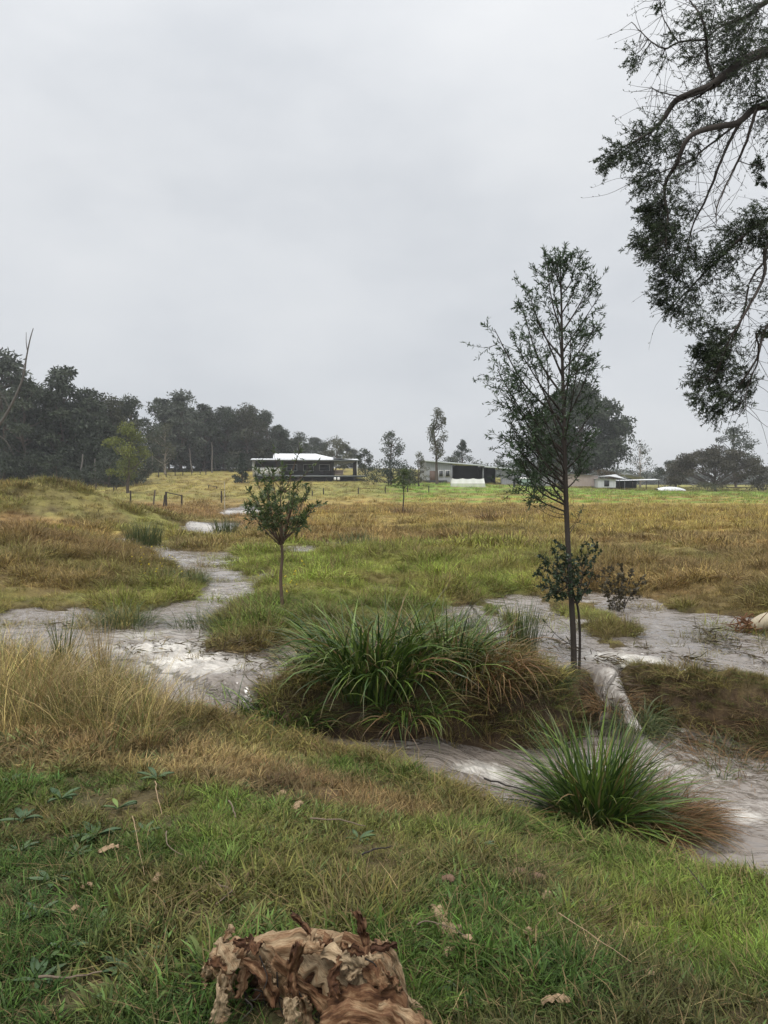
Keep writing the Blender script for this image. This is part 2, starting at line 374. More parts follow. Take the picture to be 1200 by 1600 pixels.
# ------------------------------------------------------------------ ground sheet
def ground():
    ys = np.concatenate([np.linspace(-8, 1.4, 30), np.geomspace(1.5, 60, 440), np.geomspace(61, 900, 75)])
    s = np.linspace(-1, 1, 341); s = np.sign(s) * np.abs(s) ** 1.25
    X = s[None] * (9 + .85 * np.maximum(ys, 0))[:, None]; Y = np.repeat(ys[:, None], len(s), 1)
    Z = terrain(X, Y)
    # small tussocky relief, finer near the eye
    Z = Z + .03 * (fbm(X * 9, Y * 9, 41, 2) - .5) * (Y < 30)
    V = np.stack([X, Y, Z], -1)
    g = Geo().grid(V.reshape(-1, 3), len(ys), len(s))
    m, t, out = newmat('field_ground')
    b = bsdf(t, .85, .2)
    c = attr(t, 'tint').outputs['Color']
    n1 = noise(t, 3.0, 8, .65); n2 = noise(t, .5, 6, .6); n3 = noise(t, 40, 4, .7)
    r1 = N(t, 'ShaderNodeValToRGB'); ramp_set(r1, [(.25, (.45, .42, .40)), (.5, (.95, .95, .95)), (.75, (1.35, 1.3, 1.15))]); link(t, n1.outputs['Fac'], r1.inputs[0])
    r2 = N(t, 'ShaderNodeValToRGB'); ramp_set(r2, [(.3, (.8, .82, .85)), (.7, (1.2, 1.15, 1.0))]); link(t, n2.outputs['Fac'], r2.inputs[0])
    r3 = N(t, 'ShaderNodeValToRGB'); ramp_set(r3, [(.3, (.6, .6, .6)), (.7, (1.3, 1.3, 1.3))]); link(t, n3.outputs['Fac'], r3.inputs[0])
    c = mixc(t, 1, mixc(t, 1, mixc(t, 1, c, r1.outputs[0], 'MULTIPLY'), r2.outputs[0], 'MULTIPLY'), r3.outputs[0], 'MULTIPLY')
    link(t, c, b.inputs['Base Color'])
    bp = N(t, 'ShaderNodeBump'); bp.inputs['Distance'].default_value = .05; link(t, n1.outputs['Fac'], bp.inputs['Height']); link(t, bp.outputs[0], b.inputs['Normal'])
    link(t, b.outputs[0], out.inputs[0])
    me = g.mesh('ground', m, True)
    tint = grass_tint(X, Y)
    # bare wet soil in the creek bed, on its banks, and thatchy earth under the lawn
    wz, df = waterz(X, Y)
    dn = edge_y(X) - Y
    soil = np.array([.085, .060, .040])
    k = np.maximum(sstep(.12, -.02, Z - wz) * (Y < 60), sstep(-.05, .12, -dn) * sstep(.1, -.05, df))
    k = np.maximum(k, .75 * (dn > 0)) ; k = np.maximum(k, .45 * (Y < 14))
    tint = lerp(tint, soil, k[..., None])
    a = me.attributes.new('tint', 'FLOAT_COLOR', 'POINT')
    a.data.foreach_set('color', np.concatenate([tint.reshape(-1, 3), np.ones((tint.size // 3, 1))], 1).astype(np.float32).ravel())
    obj('ground', me, kind='structure')
ground()

# ------------------------------------------------------------------ flood water
def water():
    m, t, out = newmat('flood_water')
    b = bsdf(t, .07, .5); b.inputs['IOR'].default_value = 1.55
    fo = attr(t, 'foam').outputs['Fac']
    flow = attr(t, 'flow').outputs['Vector']
    n1 = noise(t, 6, 9, .72, vec=flow); n2 = noise(t, 22, 6, .75, vec=flow); n4 = noise(t, 7, 3, .5, vec=flow); n3 = noise(t, 2.0, 4, .6)
    # mud-coloured, slightly milky water
    mud = mixc(t, n3.outputs['Fac'], (.165, .140, .116), (.285, .250, .220))
    mx_ = N(t, 'ShaderNodeMath', operation='MULTIPLY_ADD'); mx_.inputs[1].default_value = .55; link(t, n2.outputs['Fac'], mx_.inputs[0]); link(t, n1.outputs['Fac'], mx_.inputs[2])
    th = N(t, 'ShaderNodeMath', operation='ADD'); link(t, fo, th.inputs[0]); link(t, mx_.outputs[0], th.inputs[1])
    fr = N(t, 'ShaderNodeValToRGB'); ramp_set(fr, [(.0, (0, 0, 0)), (.43, (0, 0, 0)), (.50, (.35, .35, .35)), (.56, (.45, .45, .45)), (.68, (1, 1, 1))])
    hf = N(t, 'ShaderNodeMath', operation='MULTIPLY'); hf.inputs[1].default_value = .5; link(t, th.outputs[0], hf.inputs[0]); link(t, hf.outputs[0], fr.inputs[0])
    col = mixc(t, fr.outputs[0], mud, (.70, .67, .61)); link(t, col, b.inputs['Base Color'])
    ro = N(t, 'ShaderNodeMapRange'); ro.inputs[3].default_value = .07; ro.inputs[4].default_value = .75; link(t, fr.outputs[0], ro.inputs[0]); link(t, ro.outputs[0], b.inputs['Roughness'])
    bp = N(t, 'ShaderNodeBump'); bp.inputs['Distance'].default_value = .11; bp.inputs['Strength'].default_value = .9; link(t, n4.outputs['Fac'], bp.inputs['Height']); link(t, bp.outputs[0], b.inputs['Normal'])
    link(t, b.outputs[0], out.inputs[0])
    Vs, Qs, Fo, Fl, base = [], [], [], [], 0
    for x0, x1, y0, y1, st in ((-9, 9, 2.0, 13, .045), (-16, 4, 13, 62, .13)):
        xs = np.arange(x0, x1 + st / 2, st); yy = np.arange(y0, y1 + st / 2, st)
        if y0 == 13: yy[0] = 13
        X, Y = np.meshgrid(xs, yy)
        Hh = terrain(X, Y); Z, df = waterz(X, Y)
        dn = edge_y(X) - Y
        # turbulence: strongest in the rapid, the chute and below the falls
        def blob(px, py, z, r): p = atZ(px, py, z); return np.exp(-(((X - p[0]) ** 2 + (Y - p[1]) ** 2) / r ** 2))
        turb = np.zeros(X.shape)
        for px, py, z, r, k in ((250,1030,-.15,.42,.9),(300,1055,-.2,.5,1),(345,1090,-.35,.40,.8),(195,1015,-.08,.35,.45),(270,1040,-.2,.3,.7),(225,1000,-.06,.5,.4),(760,1232,-.6,.17,1.0),(735,1225,-.55,.12,.9),(800,1245,-.6,.17,.55),
             (1010,1128,-.6,.22,1.1),(960,1120,-.6,.25,1.1),(1060,1150,-.6,.2,.8),(1075,1175,-.6,.14,.55),(1160,1295,-.62,.16,.85),(1120,1280,-.62,.1,.4),(1100,1230,-.62,.3,.28),(335,828,-.05,1.6,.75),(380,800,-.05,3,.7),(300,880,-.06,1.2,.2),(330,930,-.06,.8,.3)):
            turb = np.maximum(turb, k * blob(px, py, z, r))
        casc = np.exp(-((X - 2.10 - .12 * (6.7 - Y)) / .16) ** 2) * sstep(-1.15, -.9, df) * sstep(.0, -.25, df); turb = np.maximum(turb, .34 * casc)
        foam = turb * .54 + .0 + .26 * (fbm(X * 1.6, Y * 2.6, 51, 4) - .5)
        rip = .040 * (fbm(X * 5, Y * 9, 52, 3) - .5) + turb * (.10 * (fbm(X * 4.5, Y * 5.5, 53, 3) - .5) + .05 * (fbm(X * 13, Y * 13, 54, 2) - .5))
        rip = rip + .03 * np.exp(-((X - .45) / .5) ** 2) * (df < 0)
        Z2 = Z + rip * 1.3
        keep = (Z2 > Hh - .035) & (dn < .35)
        q = keep[:-1, :-1] | keep[1:, :-1] | keep[:-1, 1:] | keep[1:, 1:]
        nx = len(xs); idx = np.arange(X.size).reshape(X.shape)
        Q = np.stack([idx[:-1, :-1], idx[:-1, 1:], idx[1:, 1:], idx[1:, :-1]], -1)[q]
        used, inv = np.unique(Q, return_inverse=True)
        V = np.stack([X, Y, Z2], -1).reshape(-1, 3)[used]
        Vs.append(V); Qs.append(inv.reshape(-1, 4) + base); Fo.append(foam.ravel()[used])
        # stream-wise coordinates: long streaks along the local run of the water
        lower = (df < -.25)
        ang = np.where(lower, np.interp(X, [-2, -.5, .5, 3], [-.7, -.35, -.5, -.35]), np.where(X > 1.2, -.55, np.interp(Y, [6.5, 9, 12, 20], [-.5, -.4, .7, .9])))
        ca, sa = np.cos(ang), np.sin(ang); wv = .5 * fbm(X * .9, Y * .9, 55)
        fl = np.stack([(X * ca + Y * sa) * .52 + wv, (-X * sa + Y * ca) * 1.0 + wv, np.zeros(X.shape)], -1).reshape(-1, 3)[used]
        Fl.append(fl); base += len(V)
    V = np.concatenate(Vs)
    g = Geo().add(V, np.concatenate(Qs), foam=np.concatenate(Fo))
    me = g.mesh('flood_water', m, True)
    a = me.attributes.new('flow', 'FLOAT_VECTOR', 'POINT'); a.data.foreach_set('vector', np.concatenate(Fl).astype(np.float32).ravel())
    obj('flood_water', me, kind='structure')
water()

# ------------------------------------------------------------------ blades, tufts and the grass cover
def blade_verts(n, rng, r0, L, Wd, el, droop, seg=4, az=None, outw=.8, sway=.12, pw=1.4, tippow=2.2):
    """curved strap blades; returns V (n, 2*(seg+1), 3), Q, t, and per-blade frame"""
    az = rng.uniform(0, 2 * math.pi, n) if az is None else az
    a2 = az + rng.normal(size=n) * outw; r = r0 * np.sqrt(rng.random(n))
    B = np.stack([r * np.cos(a2), r * np.sin(a2), np.zeros(n)], -1)
    L = rng.uniform(*L, n); Wd = rng.uniform(*Wd, n); el = R(1) * rng.uniform(*el, n); dr = R(1) * rng.uniform(*droop, n)
    s = np.linspace(0, 1, seg + 1)
    th = el[:, None] - dr[:, None] * s[None] ** pw
    ds = (L / seg)[:, None]
    hx = np.concatenate([np.zeros((n, 1)), np.cumsum(np.cos(th[:, :-1]) * ds, 1)], 1); hz = np.concatenate([np.zeros((n, 1)), np.cumsum(np.sin(th[:, :-1]) * ds, 1)], 1)
    sw = (rng.normal(size=n) * sway * L)[:, None] * s[None] ** 2
    ax = np.stack([np.cos(az), np.sin(az), 0 * az], -1); sd = np.stack([-np.sin(az), np.cos(az), 0 * az], -1)
    C = B[:, None] + ax[:, None] * hx[..., None] + sd[:, None] * sw[..., None]; C[..., 2] += hz
    w = Wd[:, None] * np.minimum(1, .55 + 2 * s)[None] * (1 - .94 * s[None] ** tippow)
    roll = rng.normal(size=n) * .5
    S_ = sd[:, None] * np.cos(roll)[:, None, None] + np.array([0, 0, 1.0]) * np.sin(roll)[:, None, None]
    V = np.stack([C - S_ * w[..., None] * .5, C + S_ * w[..., None] * .5], 2).reshape(n, -1, 3)
    i = np.arange(seg)
    q = np.stack([2 * i, 2 * i + 1, 2 * i + 3, 2 * i + 2], -1)
    return V, q, np.repeat(s, 2)
def add_blades(g, n, rng, *a, rnd=None, **k):
    V, q, s = blade_verts(n, rng, *a, **k)
    m = V.shape[1]
    Q = (q[None] + (np.arange(n) * m)[:, None, None]).reshape(-1, 4)
    rnd = rng.random(n) if rnd is None else rnd
    g.add(V.reshape(-1, 3), Q, rnd=np.repeat(rnd, m), t=np.tile(s, n)); return g

GM = grass_mat('grass_blade')
PROTO = bpy.data.collections.new('grass_tufts')
_pn = [0]
def proto(g):
    o = bpy.data.objects.new('tuft_%02d' % _pn[0], g.mesh('tuft', GM)); PROTO.objects.link(o); _pn[0] += 1; return _pn[0] - 1
rng = np.random.default_rng(3)
P = {}
P['lawn'] = [proto(add_blades(Geo(), 22, rng, .035, (.05, .13), (.0036, .0070), (25, 85), (20, 110), seg=3)) for _ in range(4)]
P['broad'] = [proto(add_blades(Geo(), 15, rng, .03, (.035, .085), (.008, .014), (15, 70), (20, 80), seg=3, tippow=3)) for _ in range(3)]
P['thatch'] = [proto(add_blades(Geo(), 16, rng, .10, (.08, .24), (.0018, .0034), (-2, 16), (-6, 22), seg=3, outw=2.5, sway=.25)) for _ in range(3)]
P['mead'] = [proto(add_blades(Geo(), 64, rng, .10, (.08, .24), (.004, .0075), (25, 88), (20, 120), seg=3)) for _ in range(4)]
P['mat'] = [proto(add_blades(Geo(), 60, rng, .14, (.08, .26), (.004, .007), (5, 50), (10, 70), seg=3, outw=2)) for _ in range(3)]
P['tall'] = [proto(add_blades(Geo(), 46, rng, .10, (.30, .75), (.0035, .0065), (50, 88), (15, 95), seg=5, sway=.2)) for _ in range(3)]
P['far'] = [proto(add_blades(Geo(), 60, rng, .30, (.10, .28), (.012, .022), (25, 85), (20, 90), seg=2)) for _ in range(4)]
P['flat'] = [proto(add_blades(Geo(), 40, rng, .12, (.15, .45), (.003, .006), (0, 22), (5, 30), seg=4, az=rng.normal(-.3, .5, 40), outw=2, sway=.3)) for _ in range(2)]

def scatter_stuff(name, x, y, z, kinds, tint, scale, rng, lean=None, zrot=True):
    n = len(x)
    me = bpy.data.meshes.new(name); me.vertices.add(n)
    me.vertices.foreach_set('co', np.stack([x, y, z], -1).astype(np.float32).ravel())
    rot = np.stack([rng.normal(0, .13, n), rng.normal(0, .13, n), rng.uniform(0, 6.283, n) if zrot else rng.normal(0, .5, n)], -1)
    for nm, ty, key, val in (('rot', 'FLOAT_VECTOR', 'vector', rot), ('scl', 'FLOAT', 'value', scale), ('idx', 'INT', 'value', kinds),
                             ('tint', 'FLOAT_COLOR', 'color', np.concatenate([tint, np.ones((n, 1))], 1))):
        a = me.attributes.new(nm, ty, 'POINT'); a.data.foreach_set(key, np.asarray(val, np.int32 if ty == 'INT' else np.float32).ravel())
    o = obj(name, me, kind='stuff')
    ng = bpy.data.node_groups.new(name, 'GeometryNodeTree')
    ng.interface.new_socket('Geometry', in_out='INPUT', socket_type='NodeSocketGeometry'); ng.interface.new_socket('Geometry', in_out='OUTPUT', socket_type='NodeSocketGeometry')
    gi, go = N(ng, 'NodeGroupInput'), N(ng, 'NodeGroupOutput')
    ci = N(ng, 'GeometryNodeCollectionInfo'); ci.inputs['Collection'].default_value = PROTO; ci.inputs['Separate Children'].default_value = True; ci.inputs['Reset Children'].default_value = True
    ip = N(ng, 'GeometryNodeInstanceOnPoints'); ip.inputs['Pick Instance'].default_value = True
    def na(nm, ty): q = N(ng, 'GeometryNodeInputNamedAttribute', data_type=ty); q.inputs['Name'].default_value = nm; return q.outputs['Attribute']
    er = N(ng, 'FunctionNodeEulerToRotation'); link(ng, na('rot', 'FLOAT_VECTOR'), er.inputs[0])
    link(ng, gi.outputs[0], ip.inputs['Points']); link(ng, ci.outputs[0], ip.inputs['Instance']); link(ng, na('idx', 'INT'), ip.inputs['Instance Index'])
    link(ng, er.outputs[0], ip.inputs['Rotation']); link(ng, na('scl', 'FLOAT'), ip.inputs['Scale']); link(ng, ip.outputs[0], go.inputs[0])
    md = o.modifiers.new('scatter', 'NODES'); md.node_group = ng
    return o
def fan(rng, y0, y1, dens, margin=2.0, spread=.56):
    """random points in the wedge of ground in view, with a margin on both sides; dens per square metre"""
    area = (y1 - y0) * (2 * margin + spread * (y0 + y1)); n = int(area * dens)
    w0, w1 = margin + spread * y0, margin + spread * y1
    u = rng.random(n); yy = y0 + (y1 - y0) * (np.sqrt(w0 * w0 + u * (w1 * w1 - w0 * w0)) - w0) / (w1 - w0)
    return rng.uniform(-1, 1, n) * (margin + spread * yy), yy
def pick(rng, names, w, n):
    w = np.asarray(w, float)
    if w.ndim == 1: w = np.repeat(w[None], n, 0)
    w = w / w.sum(1, keepdims=True); c = np.cumsum(w, 1)
    k = (rng.random(n)[:, None] > c).sum(1).clip(0, len(names) - 1)
    out = np.zeros(n, int)
    for i, nm in enumerate(names):
        m = k == i; out[m] = rng.choice(P[nm], m.sum())
    return out, k
def jitter(t, rng, a=.18): return np.clip(t * (1 + rng.normal(0, a, (len(t), 1))) * (1 + rng.normal(0, .05, t.shape)), .01, .8)

def lawn_cover():
    rng = np.random.default_rng(11)
    x, y = fan(rng, 1.2, 7.2, 1350, 1.6)
    m = (edge_y(x) - y > -.02) & (x > -6) ; x, y = x[m], y[m]
    z = terrain(x, y) - .012; n = len(x)
    th = sstep(.42, .62, fbm(x * 2.2, y * 2.2, 61)); br = sstep(.50, .66, fbm(x * 2.6 + 7, y * 2.6, 62)) * sstep(1.5, -1.5, x + .5 * y - 2.0)
    w = np.stack([.60 + .32 * (1 - th), .10 + .60 * br, .13 + .34 * th], -1)
    bare = fbm(x * 3.1, y * 3.1, 63, 3)
    keep = rng.random(n) < sstep(.20, .42, bare) * .82 + .18
    hp = ((x + .22) / .32) ** 2 + ((y - 2.24) / .15) ** 2; keep &= (hp > 1) | (rng.random(n) < .55)
    x, y, z, w = x[keep], y[keep], z[keep], w[keep]; n = len(x)
    kid, k = pick(rng, ['lawn', 'broad', 'thatch'], w, n)
    t = grass_tint(x, y)
    t[k == 2] = lerp(t[k == 2], np.where(rng.random((int((k == 2).sum()), 1)) < .5, np.array([.19, .135, .075]), np.array([.30, .225, .115])), .7)
    t[k == 1] = lerp(t[k == 1], np.array([.085, .155, .048]), .6)
    sc = rng.uniform(.55, 1.15, n) * (.40 + 1.15 * fbm(x * 1.8, y * 1.8, 64))
    scatter_stuff('lawn_grass', x, y, z, kid, jitter(t, rng), sc, rng)
lawn_cover()

def meadow_cover():
    rng = np.random.default_rng(12)
    xs, ys, ks, ss, ts = [], [], [], [], []
    for y0, y1, dens, nm, wts, s0, s1 in ((4.2, 10, 150, ['mead', 'mat'], (.55, .45), .6, 1.15), (10, 18, 110, ['mead', 'mat'], (.6, .4), .75, 1.3),
                                          (18, 30, 24, ['mead', 'far'], (.4, .6), .7, 1.15), (30, 60, 6, ['far'], (1,), .8, 1.35), (60, 150, .85, ['far'], (1,), 1.0, 1.9)):
        x, y = fan(rng, y0, y1, dens, 2.5)
        z = terrain(x, y); wz, df = waterz(x, y)
        f = fbm(x * 1.2, y * 1.2, 71, 3)
        ok = (df > -.12) & ((z > wz + .02) | ((z > wz - .27) & (rng.random(len(x)) < .42 * sstep(.53, .64, fbm(x * 3.1, y * 3.1, 73, 3))) & (y < 24)))
        ok &= rng.random(len(x)) < np.maximum(.5 + .5 * sstep(.32, .5, f), sstep(.6, .2, water_sd(x, y)))
        ok &= ~((y > 62) & (rng.random(len(x)) < .35))
        x, y, z, wz = x[ok], y[ok], z[ok], wz[ok]; n = len(x)
        kid, _ = pick(rng, nm, wts, n)
        h = .35 + 1.25 * sstep(.25, .75, fbm(x * 1.1, y * 1.1, 72, 3))
        h = np.maximum(h, .55) * lerp(.72, 1, sstep(0, .9 + .02 * y, water_sd(x, y))) * lerp(1, .8, sstep(14, 30, y)); xs.append(np.stack([x, y, np.maximum(z, wz - .06) - .015], -1)); ks.append(kid); ss.append(rng.uniform(s0, s1, n) * h); ts.append(jitter(grass_tint(x, y), rng, .14))
    V = np.concatenate(xs)
    scatter_stuff('meadow_grass', V[:, 0], V[:, 1], V[:, 2], np.concatenate(ks), np.concatenate(ts), np.concatenate(ss), rng)
meadow_cover()

def long_dry_grass():
    """knee-high dry grass on the near bank at the left, and matted grass along the creek banks"""
    rng = np.random.default_rng(13)
    x, y = fan(rng, 4.0, 7.8, 165, 3.0)
    dn = edge_y(x) - y
    a = sstep(-1.25, -2.0, x + .30 * (fbm(x * 2, y * 2, 81) - .5)) * sstep(1.75, .95, dn + .5 * (fbm(x * 1.5, y * 1.5, 82) - .5)) * (dn > -.05)
    m = rng.random(len(x)) < a; x, y = x[m], y[m]; n1 = len(x)
    k1, kk = pick(rng, ['tall', 'flat', 'mead'], (.52, .28, .20), n1)
    t1 = np.where((rng.random(n1) < .62)[:, None], np.array([.42, .325, .135]), np.array([.14, .15, .045])); s1 = rng.uniform(.38, .80, n1)
    # creek banks: brown matted wet grass hanging on the far lip
    x2 = rng.uniform(-1.6, 5.0, 5200); y2 = lip_y(x2) + rng.uniform(-.9, .25, 5200)
    z2 = terrain(x2, y2); wz2, df2 = waterz(x2, y2)
    m = (z2 > wz2 + .03) & ((x2 > .75) | (rng.random(5200) < .35)); x2, y2 = x2[m], y2[m]; n2 = len(x2)
    k2, _ = pick(rng, ['mat', 'mead', 'flat'], (.55, .25, .2), n2); s2 = rng.uniform(.45, .9, n2) * lerp(1, .5, sstep(-.2, .05, y2 - lip_y(x2)) * (x2 > 1.2))
    t2 = np.where((rng.random(n2) < .5)[:, None], np.array([.14, .098, .046]), np.array([.11, .135, .038]))
    # a fringe hanging over the edge of the lawn
    x3 = rng.uniform(-1.5, 3.5, 1700); y3 = edge_y(x3) - rng.uniform(-.06, .22, 1700); n3 = len(x3)
    k3, _ = pick(rng, ['lawn', 'mat', 'thatch'], (.45, .3, .25), n3); s3 = rng.uniform(.6, 1.1, n3)
    t3 = lerp(grass_tint(x3, y3), np.array([.20, .15, .06]), .4)
    # brown mats on the root mounds in the pool
    x4 = rng.uniform(.95, 2.15, 1500); y4 = rng.uniform(4.45, 5.15, 1500); z4 = terrain(x4, y4); wz4, _ = waterz(x4, y4); m = (z4 > wz4 - .03) & (edge_y(x4) < y4 - .05); x4, y4 = x4[m], y4[m]; n4 = len(x4)
    k4, _ = pick(rng, ['mat', 'flat', 'mead'], (.5, .3, .2), n4); s4 = rng.uniform(.5, .9, n4)
    t4 = np.where((rng.random(n4) < .6)[:, None], np.array([.12, .078, .040]), np.array([.085, .095, .032]))
    x, y = np.concatenate([x, x2, x3, x4]), np.concatenate([y, y2, y3, y4])
    scatter_stuff('bank_grass', x, y, terrain(x, y) - .02, np.concatenate([k1, k2, k3, k4]), jitter(np.concatenate([t1, t2, t3, t4]), rng, .2), np.concatenate([s1, s2, s3, s4]), rng)
long_dry_grass()

# ------------------------------------------------------------------ distant trees
M_BARK = plain('grey_bark', (.105, .085, .070), .85, .2, .4, 3, (1, 1, .2))
M_PALEBARK = plain('pale_bark', (.30, .26, .22), .8, .2, .35, 3, (1, 1, .25))
M_EUC = veg_mat('eucalypt_leaf', [(0, (.026, .036, .022)), (.5, (.046, .062, .036)), (1, (.075, .092, .055))], .5, .3, .2)
M_EUC2 = veg_mat('olive_eucalypt_leaf', [(0, (.045, .050, .026)), (.5, (.075, .082, .042)), (1, (.115, .115, .060))], .5, .3, .2)
M_EUC3 = veg_mat('grey_eucalypt_leaf', [(0, (.040, .052, .034)), (.5, (.066, .082, .054)), (1, (.100, .118, .080))], .5, .3, .2)
M_EUC4 = veg_mat('warm_eucalypt_leaf', [(0, (.036, .040, .022)), (.5, (.058, .064, .034)), (1, (.088, .092, .052))], .5, .3, .2)
M_LIME = veg_mat('bright_leaf', [(0, (.085, .105, .022)), (.5, (.150, .175, .035)), (1, (.215, .230, .055))], .5, .3, .25)
M_FIG = veg_mat('brown_green_leaf', [(0, (.036, .034, .022)), (.6, (.062, .058, .036)), (1, (.100, .088, .055))], .5, .3, .2)
M_CON = veg_mat('dark_needle', [(0, (.018, .032, .022)), (.6, (.036, .055, .034)), (1, (.058, .080, .048))], .5, .3, .15)
M_BRN = veg_mat('brown_shrub_leaf', [(0, (.06, .045, .025)), (.6, (.10, .075, .04)), (1, (.15, .11, .06))], .6, .2, .2)

def tree_meshes(seed, h, w, bare=.25, lobes=34, per=120, leaf=.42, flat=.62, style='euc', lr=.17):
    """trunk with limbs that reach into separate leaf clumps; the crown is many leaf-sized faces"""
    rng = np.random.default_rng(seed); tr, cr = Geo(), Geo()
    top = .72 * h if style != 'cone' else .96 * h
    k = 7; zz = np.linspace(0, top, k); wob = np.cumsum(rng.normal(0, .012 * h, (k, 2)), 0); wob[0] = 0
    T = np.column_stack([wob, zz]); tr.tube(T, np.linspace(.018 * h + .05, .005 * h, k), 7)
    def trunk_at(z): return np.array([np.interp(z, zz, T[:, 0]), np.interp(z, zz, T[:, 1]), z])
    for i in range(lobes):
        f = (i + rng.random()) / lobes
        if style == 'cone':
            z = h * (bare + (1 - bare) * f * .97); rad = w * .5 * (1 - f) ** .8 + .02 * w; az = rng.uniform(0, 6.283); r = rad * rng.uniform(.35, .85)
            c = np.array([r * math.cos(az), r * math.sin(az), z]); R_ = np.array([.30, .30, .16]) * (rad + .12 * w)
        elif style == 'dome':
            az = rng.uniform(0, 6.283); r = w * .5 * math.sqrt(rng.random()) * .95
            zmax = h * (bare + (1 - bare) * math.sqrt(max(.05, 1 - (r / (w * .55)) ** 2))); z = zmax - abs(rng.normal(0, .22)) * h - .03 * h
            c = np.array([r * math.cos(az), r * math.sin(az), max(z, bare * h)]); R_ = np.array([1, 1, .42]) * lr * w * rng.uniform(.7, 1.3)
        else:
            az = rng.uniform(0, 6.283); prof = math.sin(math.pi * min(1, (.12 + .88 * f) ** .85)) ** .7
            r = w * .5 * prof * math.sqrt(rng.uniform(.15, 1)) * .9; z = h * (bare + (1 - bare) * (f * .93 + .02))
            c = np.array([r * math.cos(az), r * math.sin(az), z]); R_ = np.array([1, 1, flat]) * lr * w * rng.uniform(.6, 1.25)
        zs = max(.12 * h, min(top, c[2] - (.45 * np.hypot(c[0], c[1]) + .06 * h) * rng.uniform(.7, 1.4)))
        a = trunk_at(zs); mid = (a + c) * .5 + np.array([0, 0, -.02 * h]) + rng.normal(0, .012 * h, 3)
        tr.tube(catmull([a, mid, c], 3), np.linspace(.0065 * h + .01, .0015 * h + .008, 7), 4)
        n = int(per * rng.uniform(.6, 1.3))
        d = unit(rng.normal(size=(n, 3)) + np.array([0, 0, .25])); p = c + d * R_ * (rng.random((n, 1)) ** .42)
        D = unit(d * .6 + rng.normal(size=(n, 3)) * .7 + np.array([0, 0, -.35]))
        base = rng.uniform(.15, .75)
        cr.leaves(p, D, leaf * rng.uniform(.6, 1.3, n), leaf * .42 * rng.uniform(.7, 1.2, n), rng, np.clip(base + rng.normal(0, .2, n), 0, 1), up=.6)
    return tr, cr
def make_tree(name, seed, h, w, label, cat='tree', group=None, leafmat=None, bark=None, **k):
    tr, cr = tree_meshes(seed, h, w, **k)
    t = thing(name, (0, 0, 0), label, cat, group)
    a = obj('trunk', tr.mesh('trunk', bark or M_BARK, True), t); b = obj('crown', cr.mesh('crown', leafmat or M_EUC), t)
    return t, [a, b]
def put(t, px, Y, base=-.1, rz=0, s=1.0):
    x = (px - CX) / FPX * Y; t.location = (x, Y, H(x, Y) + base); t.rotation_euler.z = rz; t.scale = (s, s, s) if isinstance(s, (int, float)) else s
def top_h(px, py, Y):
    x = (px - CX) / FPX * Y; return float(atY(px, py, Y)[2]) - H(x, Y) + .1

